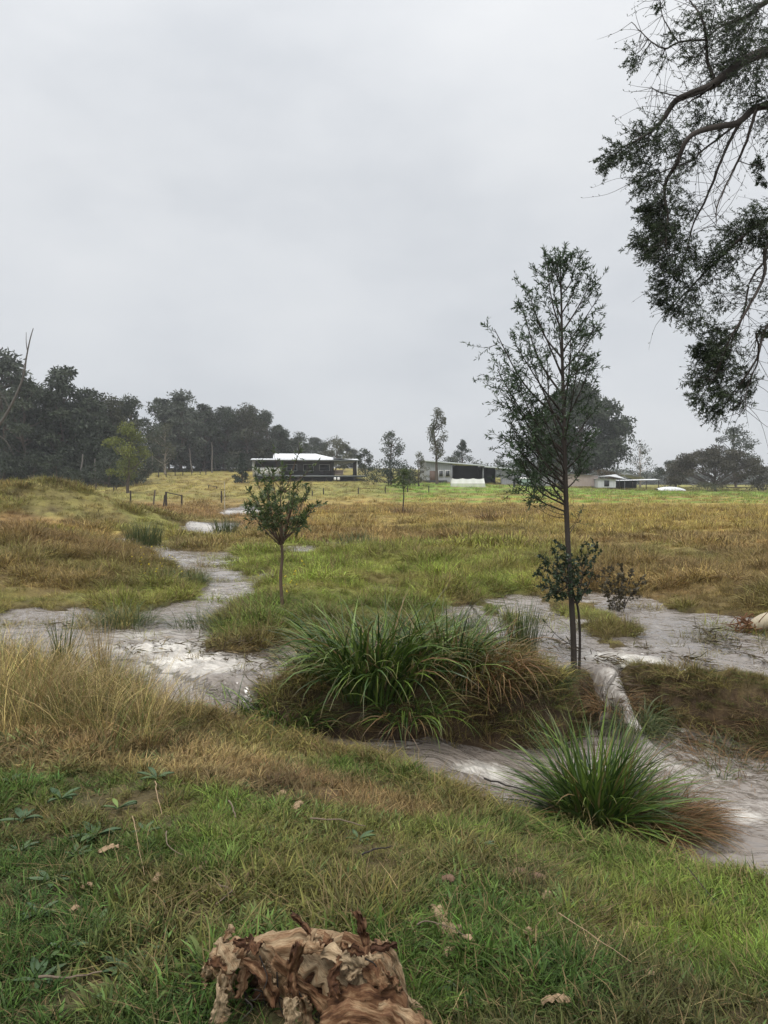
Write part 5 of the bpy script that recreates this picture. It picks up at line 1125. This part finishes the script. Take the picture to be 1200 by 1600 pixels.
tussock('green_tuft', 1130, 1215, 5.6, 'small green tuft standing in the lower pool at the right', 'grass tuft', 60, .10, (.10, .22), (.005, .008), (30, 85), (20, 90), M_BLADE, 6, seed=77, lift=.03)
tussock('rush_clump', 225, 835, 20.5, 'dark green rush clump beside the small side stream on the left', 'rushes', 420, .42, (.45, .85), (.012, .018), (68, 90), (5, 35), M_RUSH, 10, seed=78)
tussock('rush_clump', 350, 830, 25, 'dark rushes beside the small far rapid', 'rushes', 220, .4, (.4, .8), (.014, .02), (65, 90), (5, 35), M_RUSH, 6, seed=79)
tussock('rush_clump', 560, 845, 19.5, 'dark rushes in the middle of the meadow, behind the tussocks', 'rushes', 220, .5, (.3, .6), (.010, .016), (60, 90), (5, 45), M_RUSH, 6, seed=80)
tussock('rush_clump', 730, 985, 8.3, 'bluish rushes in the shallow water right of the big tussock', 'rushes', 300, .22, (.25, .45), (.004, .006), (68, 90), (5, 30), M_RUSH, 10, seed=81)
tussock('rush_clump', 95, 1060, 6.6, 'dark upright blades among the long dry grass at the left', 'rushes', 46, .07, (.45, .72), (.007, .011), (74, 90), (5, 30), M_RUSH, 10, seed=82)
tussock('straw_clump', 155, 1085, 6.3, 'pale upright straw stalks standing before the rapid', 'dry grass', 60, .06, (.45, .85), (.004, .006), (76, 90), (2, 25), M_STRAW, 10, seed=83)
tussock('straw_clump', 40, 1120, 5.4, 'long pale straw bending to the right on the left edge', 'dry grass', 170, .22, (.5, .95), (.004, .006), (40, 80), (20, 80), M_STRAW, 14, seed=84, az=(-.2, .9))
tussock('straw_clump', 215, 1165, 5.35, 'arching dry straw in the middle of the left bank', 'dry grass', 150, .20, (.35, .7), (.004, .006), (30, 75), (30, 90), M_STRAW, 10, seed=85)
tussock('red_tuft', 629, 797, 43, 'reddish dry tuft round the foot of the far thin sapling', 'grass tuft', 200, .7, (.4, .8), (.02, .03), (40, 85), (20, 80), M_RUST, 0, seed=86)
tussock('red_tuft', 765, 808, 36, 'reddish-brown dry tuft alone in the golden field', 'grass tuft', 240, .6, (.3, .6), (.02, .03), (40, 85), (20, 80), M_RUST, 0, seed=87)
for k, (px, Y, lab) in enumerate(((375, 8.6, 'green tussock on the meadow edge, left of the leafy sapling stem'), (320, 9.0, 'green and straw tussock beside the neck of the stream'), (195, 8.9, 'brown-based tussock standing in the pool on the left'), (290, 12.5, 'tussock on the inside bend of the stream'))):
    tussock('meadow_tussock', px, 0, Y, lab, 'tussock', 420, .36, (.18, .42), (.005, .008), (25, 88), (30, 130), M_RUSH, 0, seed=90 + k, group='tussocks along the left stream', dead=110, seg=4)

# ------------------------------------------------------------------ broad-leaved weeds on the lawn
M_WEED = veg_mat('weed_leaf', [(0, (.050, .095, .040)), (.6, (.085, .140, .060)), (1, (.19, .27, .07))], .4, .4, .2)
M_WEED.name = 'weed_leaf'
def weed(px, py, n, L, label, seed, up=.45, bright=None):
    rng = np.random.default_rng(seed); p = atZ(px, py, -.03); p[2] = H(p[0], p[1])
    t = thing('broadleaf_weed', p, label, 'weed', 'broad-leaved weeds in the lawn')
    for k in range(n):
        az = k * 2.4 + rng.normal(0, .3); l = L * rng.uniform(.7, 1.15); u = np.linspace(0, 1, 7); w = l * .30 * np.sin(math.pi * np.clip(u, .06, .985)) ** .8 * (1.1 - .3 * u)
        e = rng.uniform(.3, 1.2) * up + .15; h = .012 + l * (u * e - .55 * u ** 2 * e); r = .008 + u * l * math.cos(min(1, e * .8)); A = np.array([math.cos(az), math.sin(az), 0]); S_ = np.array([-math.sin(az), math.cos(az), 0])
        C = A * r[:, None]; C[:, 2] = h; V = np.stack([C - S_ * w[:, None] / 2 + [0, 0, .006], C - [0, 0, .002], C + S_ * w[:, None] / 2 + [0, 0, .006]], 1)
        g = Geo().grid(V.reshape(-1, 3), 7, 3, rnd=(1.0 if bright == k else rng.uniform(.1, .75))); obj('leaf', g.mesh('leaf', M_WEED, True), t)
weed(150, 1318, 9, .13, 'largest grey-green broad-leaved weed in the lawn at the left', 301)
weed(185, 1272, 5, .10, 'small weed with one bright yellow-green leaf', 302, bright=1)
weed(95, 1262, 8, .11, 'broad-leaved weed at the foot of the long dry grass', 303)
weed(35, 1292, 7, .11, 'broad-leaved weed near the left edge, above the bare patch', 304)
weed(80, 1395, 6, .09, 'weed with pale flat leaves in the lower left lawn', 305, up=.2)
weed(200, 1535, 8, .09, 'weed clump left of the bark heap', 306, up=.3)
weed(660, 1500, 7, .05, 'small bright weed right of the bark heap', 307, up=.3, bright=2)
weed(270, 1505, 6, .07, 'flat weed just left of the fallen bark', 308, up=.2)
weed(60, 1560, 7, .09, 'weed in the bottom left corner of the lawn', 309, up=.3)
weed(640, 1172, 7, .07, 'small green weed on the lip of the lawn above the chute', 310, up=.6)
weed(245, 1225, 8, .10, 'leafy weed below the brown straw of the left bank', 311)

# ------------------------------------------------------------------ fallen bark, leaves and sticks
for k, (px, py) in enumerate(((30, 1340), (120, 1350), (225, 1310), (60, 1450), (150, 1470), (250, 1440), (310, 1560), (180, 1590), (100, 1510), (560, 1310), (750, 1290), (720, 1560), (20, 1240))):
    weed(px, py, 6, .075, ('low weed left of the bare-twig patch on the left edge', 'weed just left of the largest broad-leaved weed', 'weed right of the one with the bright leaf', 'weed in the lower left lawn, above the corner', 'weed below the tiny pale chip at lower left', 'weed above the flat one beside the bark', 'weed at the left foot of the bark heap', 'weed on the bottom edge left of the bark heap', 'weed between the two lower left twigs', 'weed near the thin horizontal twig', 'weed on the slope below the foam', 'weed on the lower lawn right of the bark heap', 'weed at the left edge under the dry straw')[k], 330 + k, up=.4)
def bark_mat():
    m, t, out = newmat('peeled_bark'); b = bsdf(t, .75, .25)
    cb = N(t, 'ShaderNodeCombineXYZ'); link(t, attr(t, 'gu').outputs['Fac'], cb.inputs[0]); link(t, attr(t, 'gv').outputs['Fac'], cb.inputs[1])
    def gr(sx, sy):
        mp_ = N(t, 'ShaderNodeMapping'); mp_.inputs['Scale'].default_value = (sx, sy, 1); link(t, cb.outputs[0], mp_.inputs[0]); return mp_.outputs[0]
    uvn = noise(t, 1, 6, .7, vec=gr(14, 55)); f = noise(t, 1, 6, .75, vec=gr(40, 420)); rn = attr(t, 'rnd').outputs['Fac']
    r = N(t, 'ShaderNodeValToRGB'); ramp_set(r, [(.25, (.075, .034, .018)), (.42, (.17, .085, .042)), (.60, (.32, .205, .115)), (.85, (.47, .36, .23))])
    ad = N(t, 'ShaderNodeMath', operation='MULTIPLY_ADD'); ad.inputs[1].default_value = .85; link(t, rn, ad.inputs[0]); sb = N(t, 'ShaderNodeMath', operation='MULTIPLY_ADD'); sb.inputs[1].default_value = 1.3; sb.inputs[2].default_value = -.60; link(t, uvn.outputs['Fac'], sb.inputs[0]); link(t, sb.outputs[0], ad.inputs[2]); link(t, ad.outputs[0], r.inputs[0])
    fr = N(t, 'ShaderNodeValToRGB'); ramp_set(fr, [(.32, (.35, .31, .28)), (.5, (.9, .88, .85)), (.7, (1.25, 1.25, 1.25))]); link(t, f.outputs['Fac'], fr.inputs[0])
    link(t, mixc(t, 1, r.outputs[0], fr.outputs[0], 'MULTIPLY'), b.inputs['Base Color'])
    bp = N(t, 'ShaderNodeBump'); bp.inputs['Strength'].default_value = .8; bp.inputs['Distance'].default_value = .006; link(t, f.outputs['Fac'], bp.inputs['Height']); link(t, bp.outputs[0], b.inputs['Normal']); link(t, b.outputs[0], out.inputs[0]); return m
M_BARKP = bark_mat()
def sheet(pts, w, curl, nrm, rng, rnd=.5, thick=.004, ragged=.25, wrinkle=.006, nu=26, nv=11):
    """a torn, curled sheet of bark following a centre line; two skins closed round the edge"""
    C = catmull(pts, max(4, nu // (len(pts) - 1))); nu = len(C); T = unit(np.gradient(C, axis=0)); n0 = np.array(nrm, float)
    Wd = unit(np.cross(T, n0)); Nn = unit(np.cross(Wd, T)); u = np.linspace(0, 1, nu); v = np.linspace(-1, 1, nv); sd = rng.integers(0, 999)
    ww = w * (.75 + .25 * np.sin(math.pi * np.clip(u, .08, .92))); ed = 1 + ragged * (vnoise(u[:, None] * 9 + 0 * v, (v > 0) * 7.0 + 0 * u[:, None], sd) * 2 - 1) + .5 * ragged * (vnoise(u[:, None] * 28, (v > 0) * 7.0 + 0 * u[:, None], sd + 1) * 2 - 1)
    ph = curl * v[None] * (1 + .3 * (vnoise(u * 4, u * 0, sd + 2)[:, None] - .5)); k = ww[:, None] * .5 * ed
    sx = k * (np.sin(ph) / max(abs(curl), .05) if abs(curl) > .05 else v[None] + 0 * ph); sz = -k * (1 - np.cos(ph)) / max(abs(curl), .05)
    wr = wrinkle * .5 * (vnoise(u[:, None] * 16 + 0 * v, v[None] * 5 + 0 * u[:, None], sd + 7) - .5) + wrinkle * (fbm(u[:, None] * 6 + 0 * v, v[None] * 2.2 + 0 * u[:, None], sd + 3, 4) - .5) * 2 + wrinkle * .6 * (fbm(u[:, None] * 3 + 0 * v, v[None] * 9 + 0 * u[:, None], sd + 4, 3) - .5) * 2
    P0 = C[:, None] + Wd[:, None] * sx[..., None] + Nn[:, None] * (sz + wr)[..., None]; P1 = P0 - Nn[:, None] * thick
    g = Geo(); r_ = rnd + .25 * (vnoise(u[:, None] * 5 + 0 * v, v[None] * 2 + 0 * u[:, None], sd + 5) - .5)
    V = np.concatenate([P0.reshape(-1, 3), P1.reshape(-1, 3)]); n = nu * nv
    i, j = np.meshgrid(np.arange(nu - 1), np.arange(nv - 1), indexing='ij'); q = np.stack([i * nv + j, i * nv + j + 1, (i + 1) * nv + j + 1, (i + 1) * nv + j], -1).reshape(-1, 4)
    Q = [q, q[:, ::-1] + n]
    ring = np.concatenate([np.arange(nv), (np.arange(1, nu)) * nv + nv - 1, (nu - 1) * nv + np.arange(nv - 2, -1, -1), np.arange(nu - 2, 0, -1) * nv]); r2 = np.roll(ring, -1)
    Q.append(np.stack([ring, ring + n, r2 + n, r2], -1)); uu = (u[:, None] * float(np.linalg.norm(np.diff(C, axis=0), axis=1).sum()) + 0 * v).ravel(); vv = (v[None] * w * .5 + sd * .13 + 0 * u[:, None]).ravel()
    g.add(V, np.concatenate(Q), rnd=np.concatenate([r_.ravel(), np.clip(r_.ravel() - .2, 0, 1)]), gu=np.tile(uu, 2), gv=np.tile(vv, 2)); return g
def bark_heap():
    rng = np.random.default_rng(71); base = atZ(480, 1620, -.03); base[2] = H(base[0], base[1])
    t = thing('bark_heap', base, 'heap of large curled peeling bark lying on the lawn at the bottom edge', 'bark heap')
    ST = [([(322, 1512), (350, 1490), (400, 1474), (470, 1462), (545, 1468)], 2.50, .11, 1.1, (0, -.5, 1), .62), ([(330, 1500), (380, 1488), (430, 1482), (500, 1478), (570, 1488)], 2.46, .10, .9, (0, -1, .6), .55),
          ([(535, 1464), (585, 1486), (612, 1525), (632, 1580), (660, 1640)], 2.47, .12, 1.0, (.5, -.6, .7), .42), ([(400, 1482), (425, 1520), (450, 1560), (470, 1620)], 2.42, .115, .8, (0, -1, .3), .60),
          ([(352, 1490), (350, 1530), (345, 1570), (330, 1612)], 2.44, .075, .9, (-.3, -1, .2), .70), ([(470, 1476), (500, 1505), (530, 1535), (575, 1560)], 2.40, .12, .6, (0, -1, .5), .66),
          ([(455, 1431), (472, 1446), (487, 1468), (500, 1500)], 2.43, .030, 1.9, (0, -1, .1), .22), ([(556, 1424), (566, 1448), (572, 1478), (580, 1510)], 2.46, .050, 1.4, (.2, -1, .1), .25),
          ([(560, 1484), (575, 1525), (585, 1560), (600, 1610)], 2.41, .085, 1.0, (.3, -1, .2), .30), ([(515, 1582), (560, 1562), (615, 1572), (680, 1640)], 2.33, .10, .35, (0, -.7, .8), .28),
          ([(425, 1500), (470, 1540), (505, 1575), (530, 1630)], 2.36, .045, 1.2, (0, -1, .3), .35), ([(374, 1484), (362, 1505), (357, 1526), (360, 1548)], 2.40, .026, 2.2, (0, -1, 0), .62),
          ([(322, 1512), (318, 1528), (317, 1545)], 2.48, .05, 1.2, (-.6, -1, .4), .58), ([(500, 1490), (540, 1500), (560, 1520), (555, 1545)], 2.37, .06, .8, (0, -1, .4), .85),
          ([(590, 1500), (615, 1550), (640, 1590), (660, 1620)], 2.38, .05, .6, (.6, -1, .2), .5), ([(470, 1560), (480, 1590), (478, 1640)], 2.34, .05, .9, (0, -1, .2), .55), ([(380, 1500), (410, 1530), (430, 1570)], 2.38, .05, 1.0, (0, -1, .3), .3),
          ([(430, 1476), (480, 1470), (530, 1474)], 2.47, .05, .5, (0, -.8, .9), .80), ([(540, 1500), (580, 1520), (600, 1545)], 2.36, .055, .9, (.1, -1, .3), .36), ([(520, 1545), (545, 1575), (560, 1620)], 2.34, .06, .8, (.2, -1, .2), .4),
          ([(400, 1545), (470, 1580), (560, 1600), (650, 1640)], 2.44, .12, .5, (0, -1, .2), .06), ([(380, 1510), (440, 1535), (540, 1530), (600, 1560)], 2.47, .12, .4, (0, -1, .1), .08), ([(590, 1575), (625, 1585), (660, 1620), (690, 1660)], 2.28, .06, .6, (.4, -.8, .6), .5),  # darkest strips, set at the back, paint in the shade of the heap's hollow
          ([(455, 1560), (450, 1600), (430, 1650)], 2.30, .055, 1.0, (-.2, -1, .2), .75), ([(500, 1600), (560, 1585), (620, 1610), (640, 1650)], 2.25, .07, .4, (0, -.7, .7), .35), ([(345, 1545), (340, 1585), (325, 1640)], 2.36, .06, 1.1, (-.3, -1, .2), .78),
          ([(602, 1470), (622, 1510), (640, 1560), (690, 1620)], 2.42, .03, 1.0, (.5, -1, .3), .7), ([(470, 1478), (455, 1520), (462, 1560)], 2.33, .05, 1.3, (0, -1, .2), .25), ([(535, 1495), (520, 1530), (530, 1560)], 2.32, .045, 1.4, (.2, -1, .2), .15)]
    for L, Y, w, curl, nr, rnd in ST:
        p = np.array([atY(a, b, Y + (Y - 2.41) * .5 + rng.normal(0, .02) - .17) for a, b in L]); p[:, 2] = np.maximum(p[:, 2], [H(a, b) - .02 for a, b in p[:, :2]])
        obj('bark_strip', sheet(p - base, w * 1.0, curl * 1.2, nr, rng, min(.97, rnd + .15), ragged=.46, wrinkle=.016, nu=36, nv=15, thick=.0025).mesh('bark_strip', M_BARKP), t)
    for k in range(20):      # small flakes peeling off the top and front
        a = atY(rng.uniform(345, 620), rng.uniform(1462, 1560), 2.20 + rng.normal(0, .03)); d = unit(rng.normal(size=3) * [1, .4, .8]) * rng.uniform(.02, .05)
        obj('bark_strip', sheet(np.array([a - d, a + [0, -.006, .004], a + d]) - base, rng.uniform(.025, .05), rng.uniform(.5, 1.6), (rng.normal(0, .4), -1, .5), rng, rng.uniform(.15, .95), ragged=.6, wrinkle=.014, nu=16, nv=9, thick=.002).mesh('bark_strip', M_BARKP), t)
    g = Geo()
    for k in range(26):
        a = atY(rng.uniform(370, 610), rng.uniform(1490, 1570), 2.22 + rng.normal(0, .03)); b = a + rng.normal(0, .05, 3) + [.02, 0, -.10]; g.tube(catmull([a, (a + b) / 2 + rng.normal(0, .012, 3), b], 4) - base, np.linspace(.0028, .0012, 9), 4)
    obj('bark_fibres', g.mesh('bark_fibres', M_TWIG, True), t)
bark_heap()

M_FLAKE = plain('pale_bark_flake', (.33, .23, .14), .75, .3, .3, 40)
M_FLAKE2 = plain('brown_dead_leaf', (.16, .10, .065), .75, .3, .35, 40)
M_STICK = plain('grey_stick', (.17, .13, .095), .8, .2, .35, 30)
def flake(px, py, L, w, ang, label, mat, seed, name='bark_flake', cat='bark', curl=.6, lift=.028, group=None):
    rng = np.random.default_rng(seed); p = atZ(px, py, -.02); p[2] = H(p[0], p[1]) + lift; a = R(ang); d = np.array([math.cos(a), math.sin(a), 0]) * L / 2
    g = sheet([-d, d * .1 + [0, 0, .012], d + [0, 0, .006]], w, curl, (0, -.35, 1), rng, .5, .0014, .45, .008, 14, 9)
    return tag(obj(name, g.mesh(name, mat, True), None, p), label, cat, group)
flake(465, 1260, .085, .045, 78, 'pale pointed bark flake alone on the brown lawn', M_FLAKE, 401, lift=.04)
flake(686, 1440, .12, .055, 100, 'upper piece of the pale crumpled bark right of the bark heap', M_FLAKE, 402)
flake(700, 1468, .10, .045, -40, 'lower piece of the pale crumpled bark right of the bark heap', M_FLAKE, 403)
flake(716, 1470, .06, .03, -20, 'small pale chip at the right end of the crumpled bark', M_FLAKE, 404)
flake(170, 1345, .085, .028, 25, 'pale wood chip below the largest weed', M_FLAKE, 405)
flake(246, 1390, .06, .03, 80, 'orange-tan curl of bark in the left lawn', M_FLAKE, 406)
flake(136, 1408, .04, .02, 20, 'tan chip lying at the left, below the wood chip', M_FLAKE, 407)
flake(117, 1446, .035, .022, 40, 'tiny pale chip in the lower left lawn', M_FLAKE, 408)
flake(700, 1508, .045, .03, 60, 'curled tan bit under the crumpled bark', M_FLAKE, 409)
flake(730, 1490, .06, .02, -35, 'thin tan sliver right of the crumpled bark', M_FLAKE, 410)
flake(826, 1473, .03, .02, 30, 'small orange-tan chip in the middle right lawn', M_FLAKE, 411)
flake(1016, 1528, .028, .024, 10, 'small orange chip alone in the right lawn', M_FLAKE, 412)
flake(868, 1594, .09, .03, 0, 'pinkish piece of bark cut by the bottom edge', M_FLAKE, 413, lift=.035)
flake(914, 1528, .04, .014, 80, 'narrow tan chip left of the small orange chip', M_FLAKE, 414)
flake(805, 1340, .10, .055, 20, 'left dry brown leaf of the pair on the right lawn', M_FLAKE2, 415, 'dead_leaf', 'dead leaf', 1.1)
flake(836, 1345, .09, .045, -15, 'right dry brown leaf of the pair on the right lawn', M_FLAKE2, 416, 'dead_leaf', 'dead leaf', 1.1)
flake(854, 1385, .06, .035, 40, 'curled tan leaf below the pair of brown leaves', M_FLAKE, 417, 'dead_leaf', 'dead leaf', 1.2)
flake(700, 1378, .06, .03, -25, 'small brown leaf up the slope from the crumpled bark', M_FLAKE2, 418, 'dead_leaf', 'dead leaf', 1.0)
flake(318, 1372, .09, .06, 60, 'large rusty brown leaf in the middle of the left lawn', M_FLAKE2, 419, 'dead_leaf', 'dead leaf', .9)
flake(386, 1385, .07, .022, 95, 'twisted brown strip of bark left of the green grass patch', M_FLAKE2, 420)
flake(440, 1232, .05, .03, 10, 'faint pale chip above the pointed bark flake', M_FLAKE, 421)
def stick(L, r, label, seed, name='stick', cat='stick', mat=None, lift=.05):
    rng = np.random.default_rng(seed); P0 = []
    for a, b in L: p = atZ(a, b, -.02); p[2] = H(p[0], p[1]) + lift + rng.uniform(-.01, .015); P0.append(p)
    r = r * .75; P0 = np.array(P0); o = P0[0].copy(); C = catmull(P0, 4); C += rng.normal(0, r * .5, C.shape); g = Geo().tube(C - o, np.linspace(r, r * .5, len(C)), 6)
    return tag(obj(name, g.mesh(name, mat or M_STICK, True), None, o), label, cat)
stick([(358, 1258), (366, 1285), (368, 1302)], .006, 'short pale grey stick standing out of the brown lawn', 431)
stick([(485, 1290), (530, 1292), (572, 1295)], .006, 'thin horizontal twig on the lawn below the pale pointed flake', 432)
stick([(260, 1325), (262, 1348), (285, 1362)], .004, 'forked thin twig above the rusty leaf', 433)
stick([(243, 1240), (246, 1265), (253, 1290)], .004, 'pale dry stalk leaning in the left lawn', 434, mat=M_FLAKE)
stick([(207, 1295), (214, 1335), (226, 1392)], .003, 'long thin pale stalk down the left lawn', 435, mat=M_FLAKE)
stick([(340, 1398), (362, 1415), (338, 1432)], .006, 'bent grey twig above the bark heap', 436)
stick([(565, 1352), (590, 1346), (612, 1338)], .006, 'dark twig on the lawn, right of the green grass patch', 437, mat=M_TWIG)
stick([(650, 1478), (668, 1470), (700, 1478), (728, 1500)], .004, 'thin bent pale twig beside the crumpled bark', 438)
stick([(872, 1458), (930, 1500), (985, 1545)], .0025, 'long pale straw lying across the right lawn', 439, mat=M_FLAKE, lift=.08)
stick([(60, 1570), (110, 1560), (158, 1553)], .006, 'brown twig in the bottom left corner', 440)
stick([(756, 1230), (800, 1238), (838, 1240)], .008, 'dark thin stick lying across the foam at the foot of the chute', 441, mat=M_TWIG, lift=.30)
stick([(675, 1080), (682, 1090)], .004, 'tiny stick on the tussock', 442) if False else None
stick([(236, 1018), (240, 1008)], .012, 'short dark snag poking from the rapid', 443, mat=M_TWIG, lift=.06)
stick([(1075, 1290), (1110, 1330), (1122, 1352)], .003, 'thin dark stem leaning at the edge of the lower pool', 444, mat=M_TWIG, lift=.1)

def pale_log():
    Y = 8.6; base = atY(1215, 985, Y); base[2] = H(base[0], Y)
    t = thing('fallen_log', base, 'pale fallen log end with a rusty root tangle, cut by the right edge', 'log'); rng = np.random.default_rng(77)
    P_ = np.array([atY(a, b, Y) for a, b in ((1172, 985), (1185, 976), (1205, 970), (1240, 966), (1300, 962))]) - base; g = Geo().tube(catmull(P_, 4), np.interp(np.linspace(0, 1, 17), [0, .1, .4, 1], [.03, .075, .10, .11]), 12); obj('log_body', g.mesh('log_body', plain('bleached_wood', (.52, .45, .32), .7, .3, .25, 8, (4, 1, 1), bump=.5), True), t)
    g = Geo()
    for k in range(70):
        a = P_[1] + rng.normal(0, .06, 3) + [-.12, -.04, -.02]; b = a + rng.normal(0, .09, 3) + [-.05, 0, -.03]; g.tube(catmull([a, (a + b) / 2 + rng.normal(0, .03, 3), b], 3), np.linspace(.008, .003, 7), 4)
    obj('root_tangle', g.mesh('root_tangle', plain('rusty_root', (.20, .10, .05), .8, .2, .4, 20), True), t)
    tussock('grass_mat', 1190, 0, 8.3, 'matted grass round the rusty end of the pale log', 'grass mat', 300, .35, (.15, .35), (.004, .007), (5, 60), (20, 90), M_RUSH, 0, seed=120, dead=140)
pale_log()

# ------------------------------------------------------------------ wrack and floating debris caught in the shallow flow
def debris():
    rng = np.random.default_rng(88); g = Geo()
    LN = [((900, 1045), (1010, 1060), .05, 60), ((985, 1010), (1110, 1048), .04, 50), ((1085, 985), (1150, 1005), .05, 50), ((1090, 1000), (1135, 1015), .05, 30), ((1010, 1058), (1180, 1085), .05, 90), ((915, 1030), (985, 1042), .07, 70), ((1060, 1025), (1130, 1048), .04, 40), ((1140, 1015), (1200, 1040), .05, 34),
          ((300, 1005), (400, 1035), .10, 150), ((310, 1020), (440, 1015), .09, 130), ((240, 1005), (262, 1020), .05, 26), ((180, 1010), (215, 1022), .05, 30), ((390, 1060), (440, 1020), .10, 60), ((840, 1000), (900, 1020), .06, 50), ((60, 975), (110, 985), .06, 24)]
    for a, b, sp, n in LN:
        A, B = atZ(*a, -.04), atZ(*b, -.04); n = int(n * 2.2); s = rng.random(n)[:, None]; p = lerp(A, B, s) + rng.normal(0, sp, (n, 3)) * [1, 1.5, 0]
        wz, _ = waterz(p[:, 0], p[:, 1]); p[:, 2] = np.maximum(wz, terrain(p[:, 0], p[:, 1])) + rng.uniform(.0, .05, n)
        D = unit(B - A) * .8 + rng.normal(0, .55, (n, 3)) * [1, 1, .35]; g.leaves(p, D, rng.uniform(.06, .20, n), rng.uniform(.006, .016, n), rng, up=1.2)
    o = obj('flood_wrack', g.mesh('flood_wrack', veg_mat('wrack', [(0, (.045, .030, .018)), (.6, (.09, .065, .035)), (.85, (.11, .11, .04)), (1, (.24, .18, .09))], .6, .3, .1)), None); o['kind'] = 'stuff'
    # a few yellow flowers in the meadow
    g = Geo(); n = 40; px = rng.normal(240, 28, n); py = rng.normal(892, 12, n); px[26:] = rng.normal(450, 14, 14); py[26:] = rng.normal(925, 14, 14)
    p = np.array([atZ(a, b, .12) for a, b in zip(px, py)]); p[:, 2] = terrain(p[:, 0], p[:, 1]) + rng.uniform(.18, .34, n)
    for q in range(5): g.leaves(p, rng.normal(size=(n, 3)) + [0, 0, .3], .022, .017, rng)
    o = obj('yellow_flowers', g.mesh('yellow_flowers', veg_mat('petal', [(0, (.55, .42, .03)), (1, (.75, .62, .06))], .6, .2, .2)), None); o['kind'] = 'stuff'
debris()

# ------------------------------------------------------------------ rain haze
def haze():
    m, t, out = newmat('haze_air'); v = N(t, 'ShaderNodeVolumePrincipled'); v.inputs['Color'].default_value = (.93, .95, .98, 1); v.inputs['Density'].default_value = .00055; v.inputs['Anisotropy'].default_value = .2
    link(t, v.outputs[0], out.inputs['Volume'])
    obj('haze', Geo().box(-790, 790, -30, 915, -2.2, 32).mesh('haze', m), None, kind='stuff')
haze()
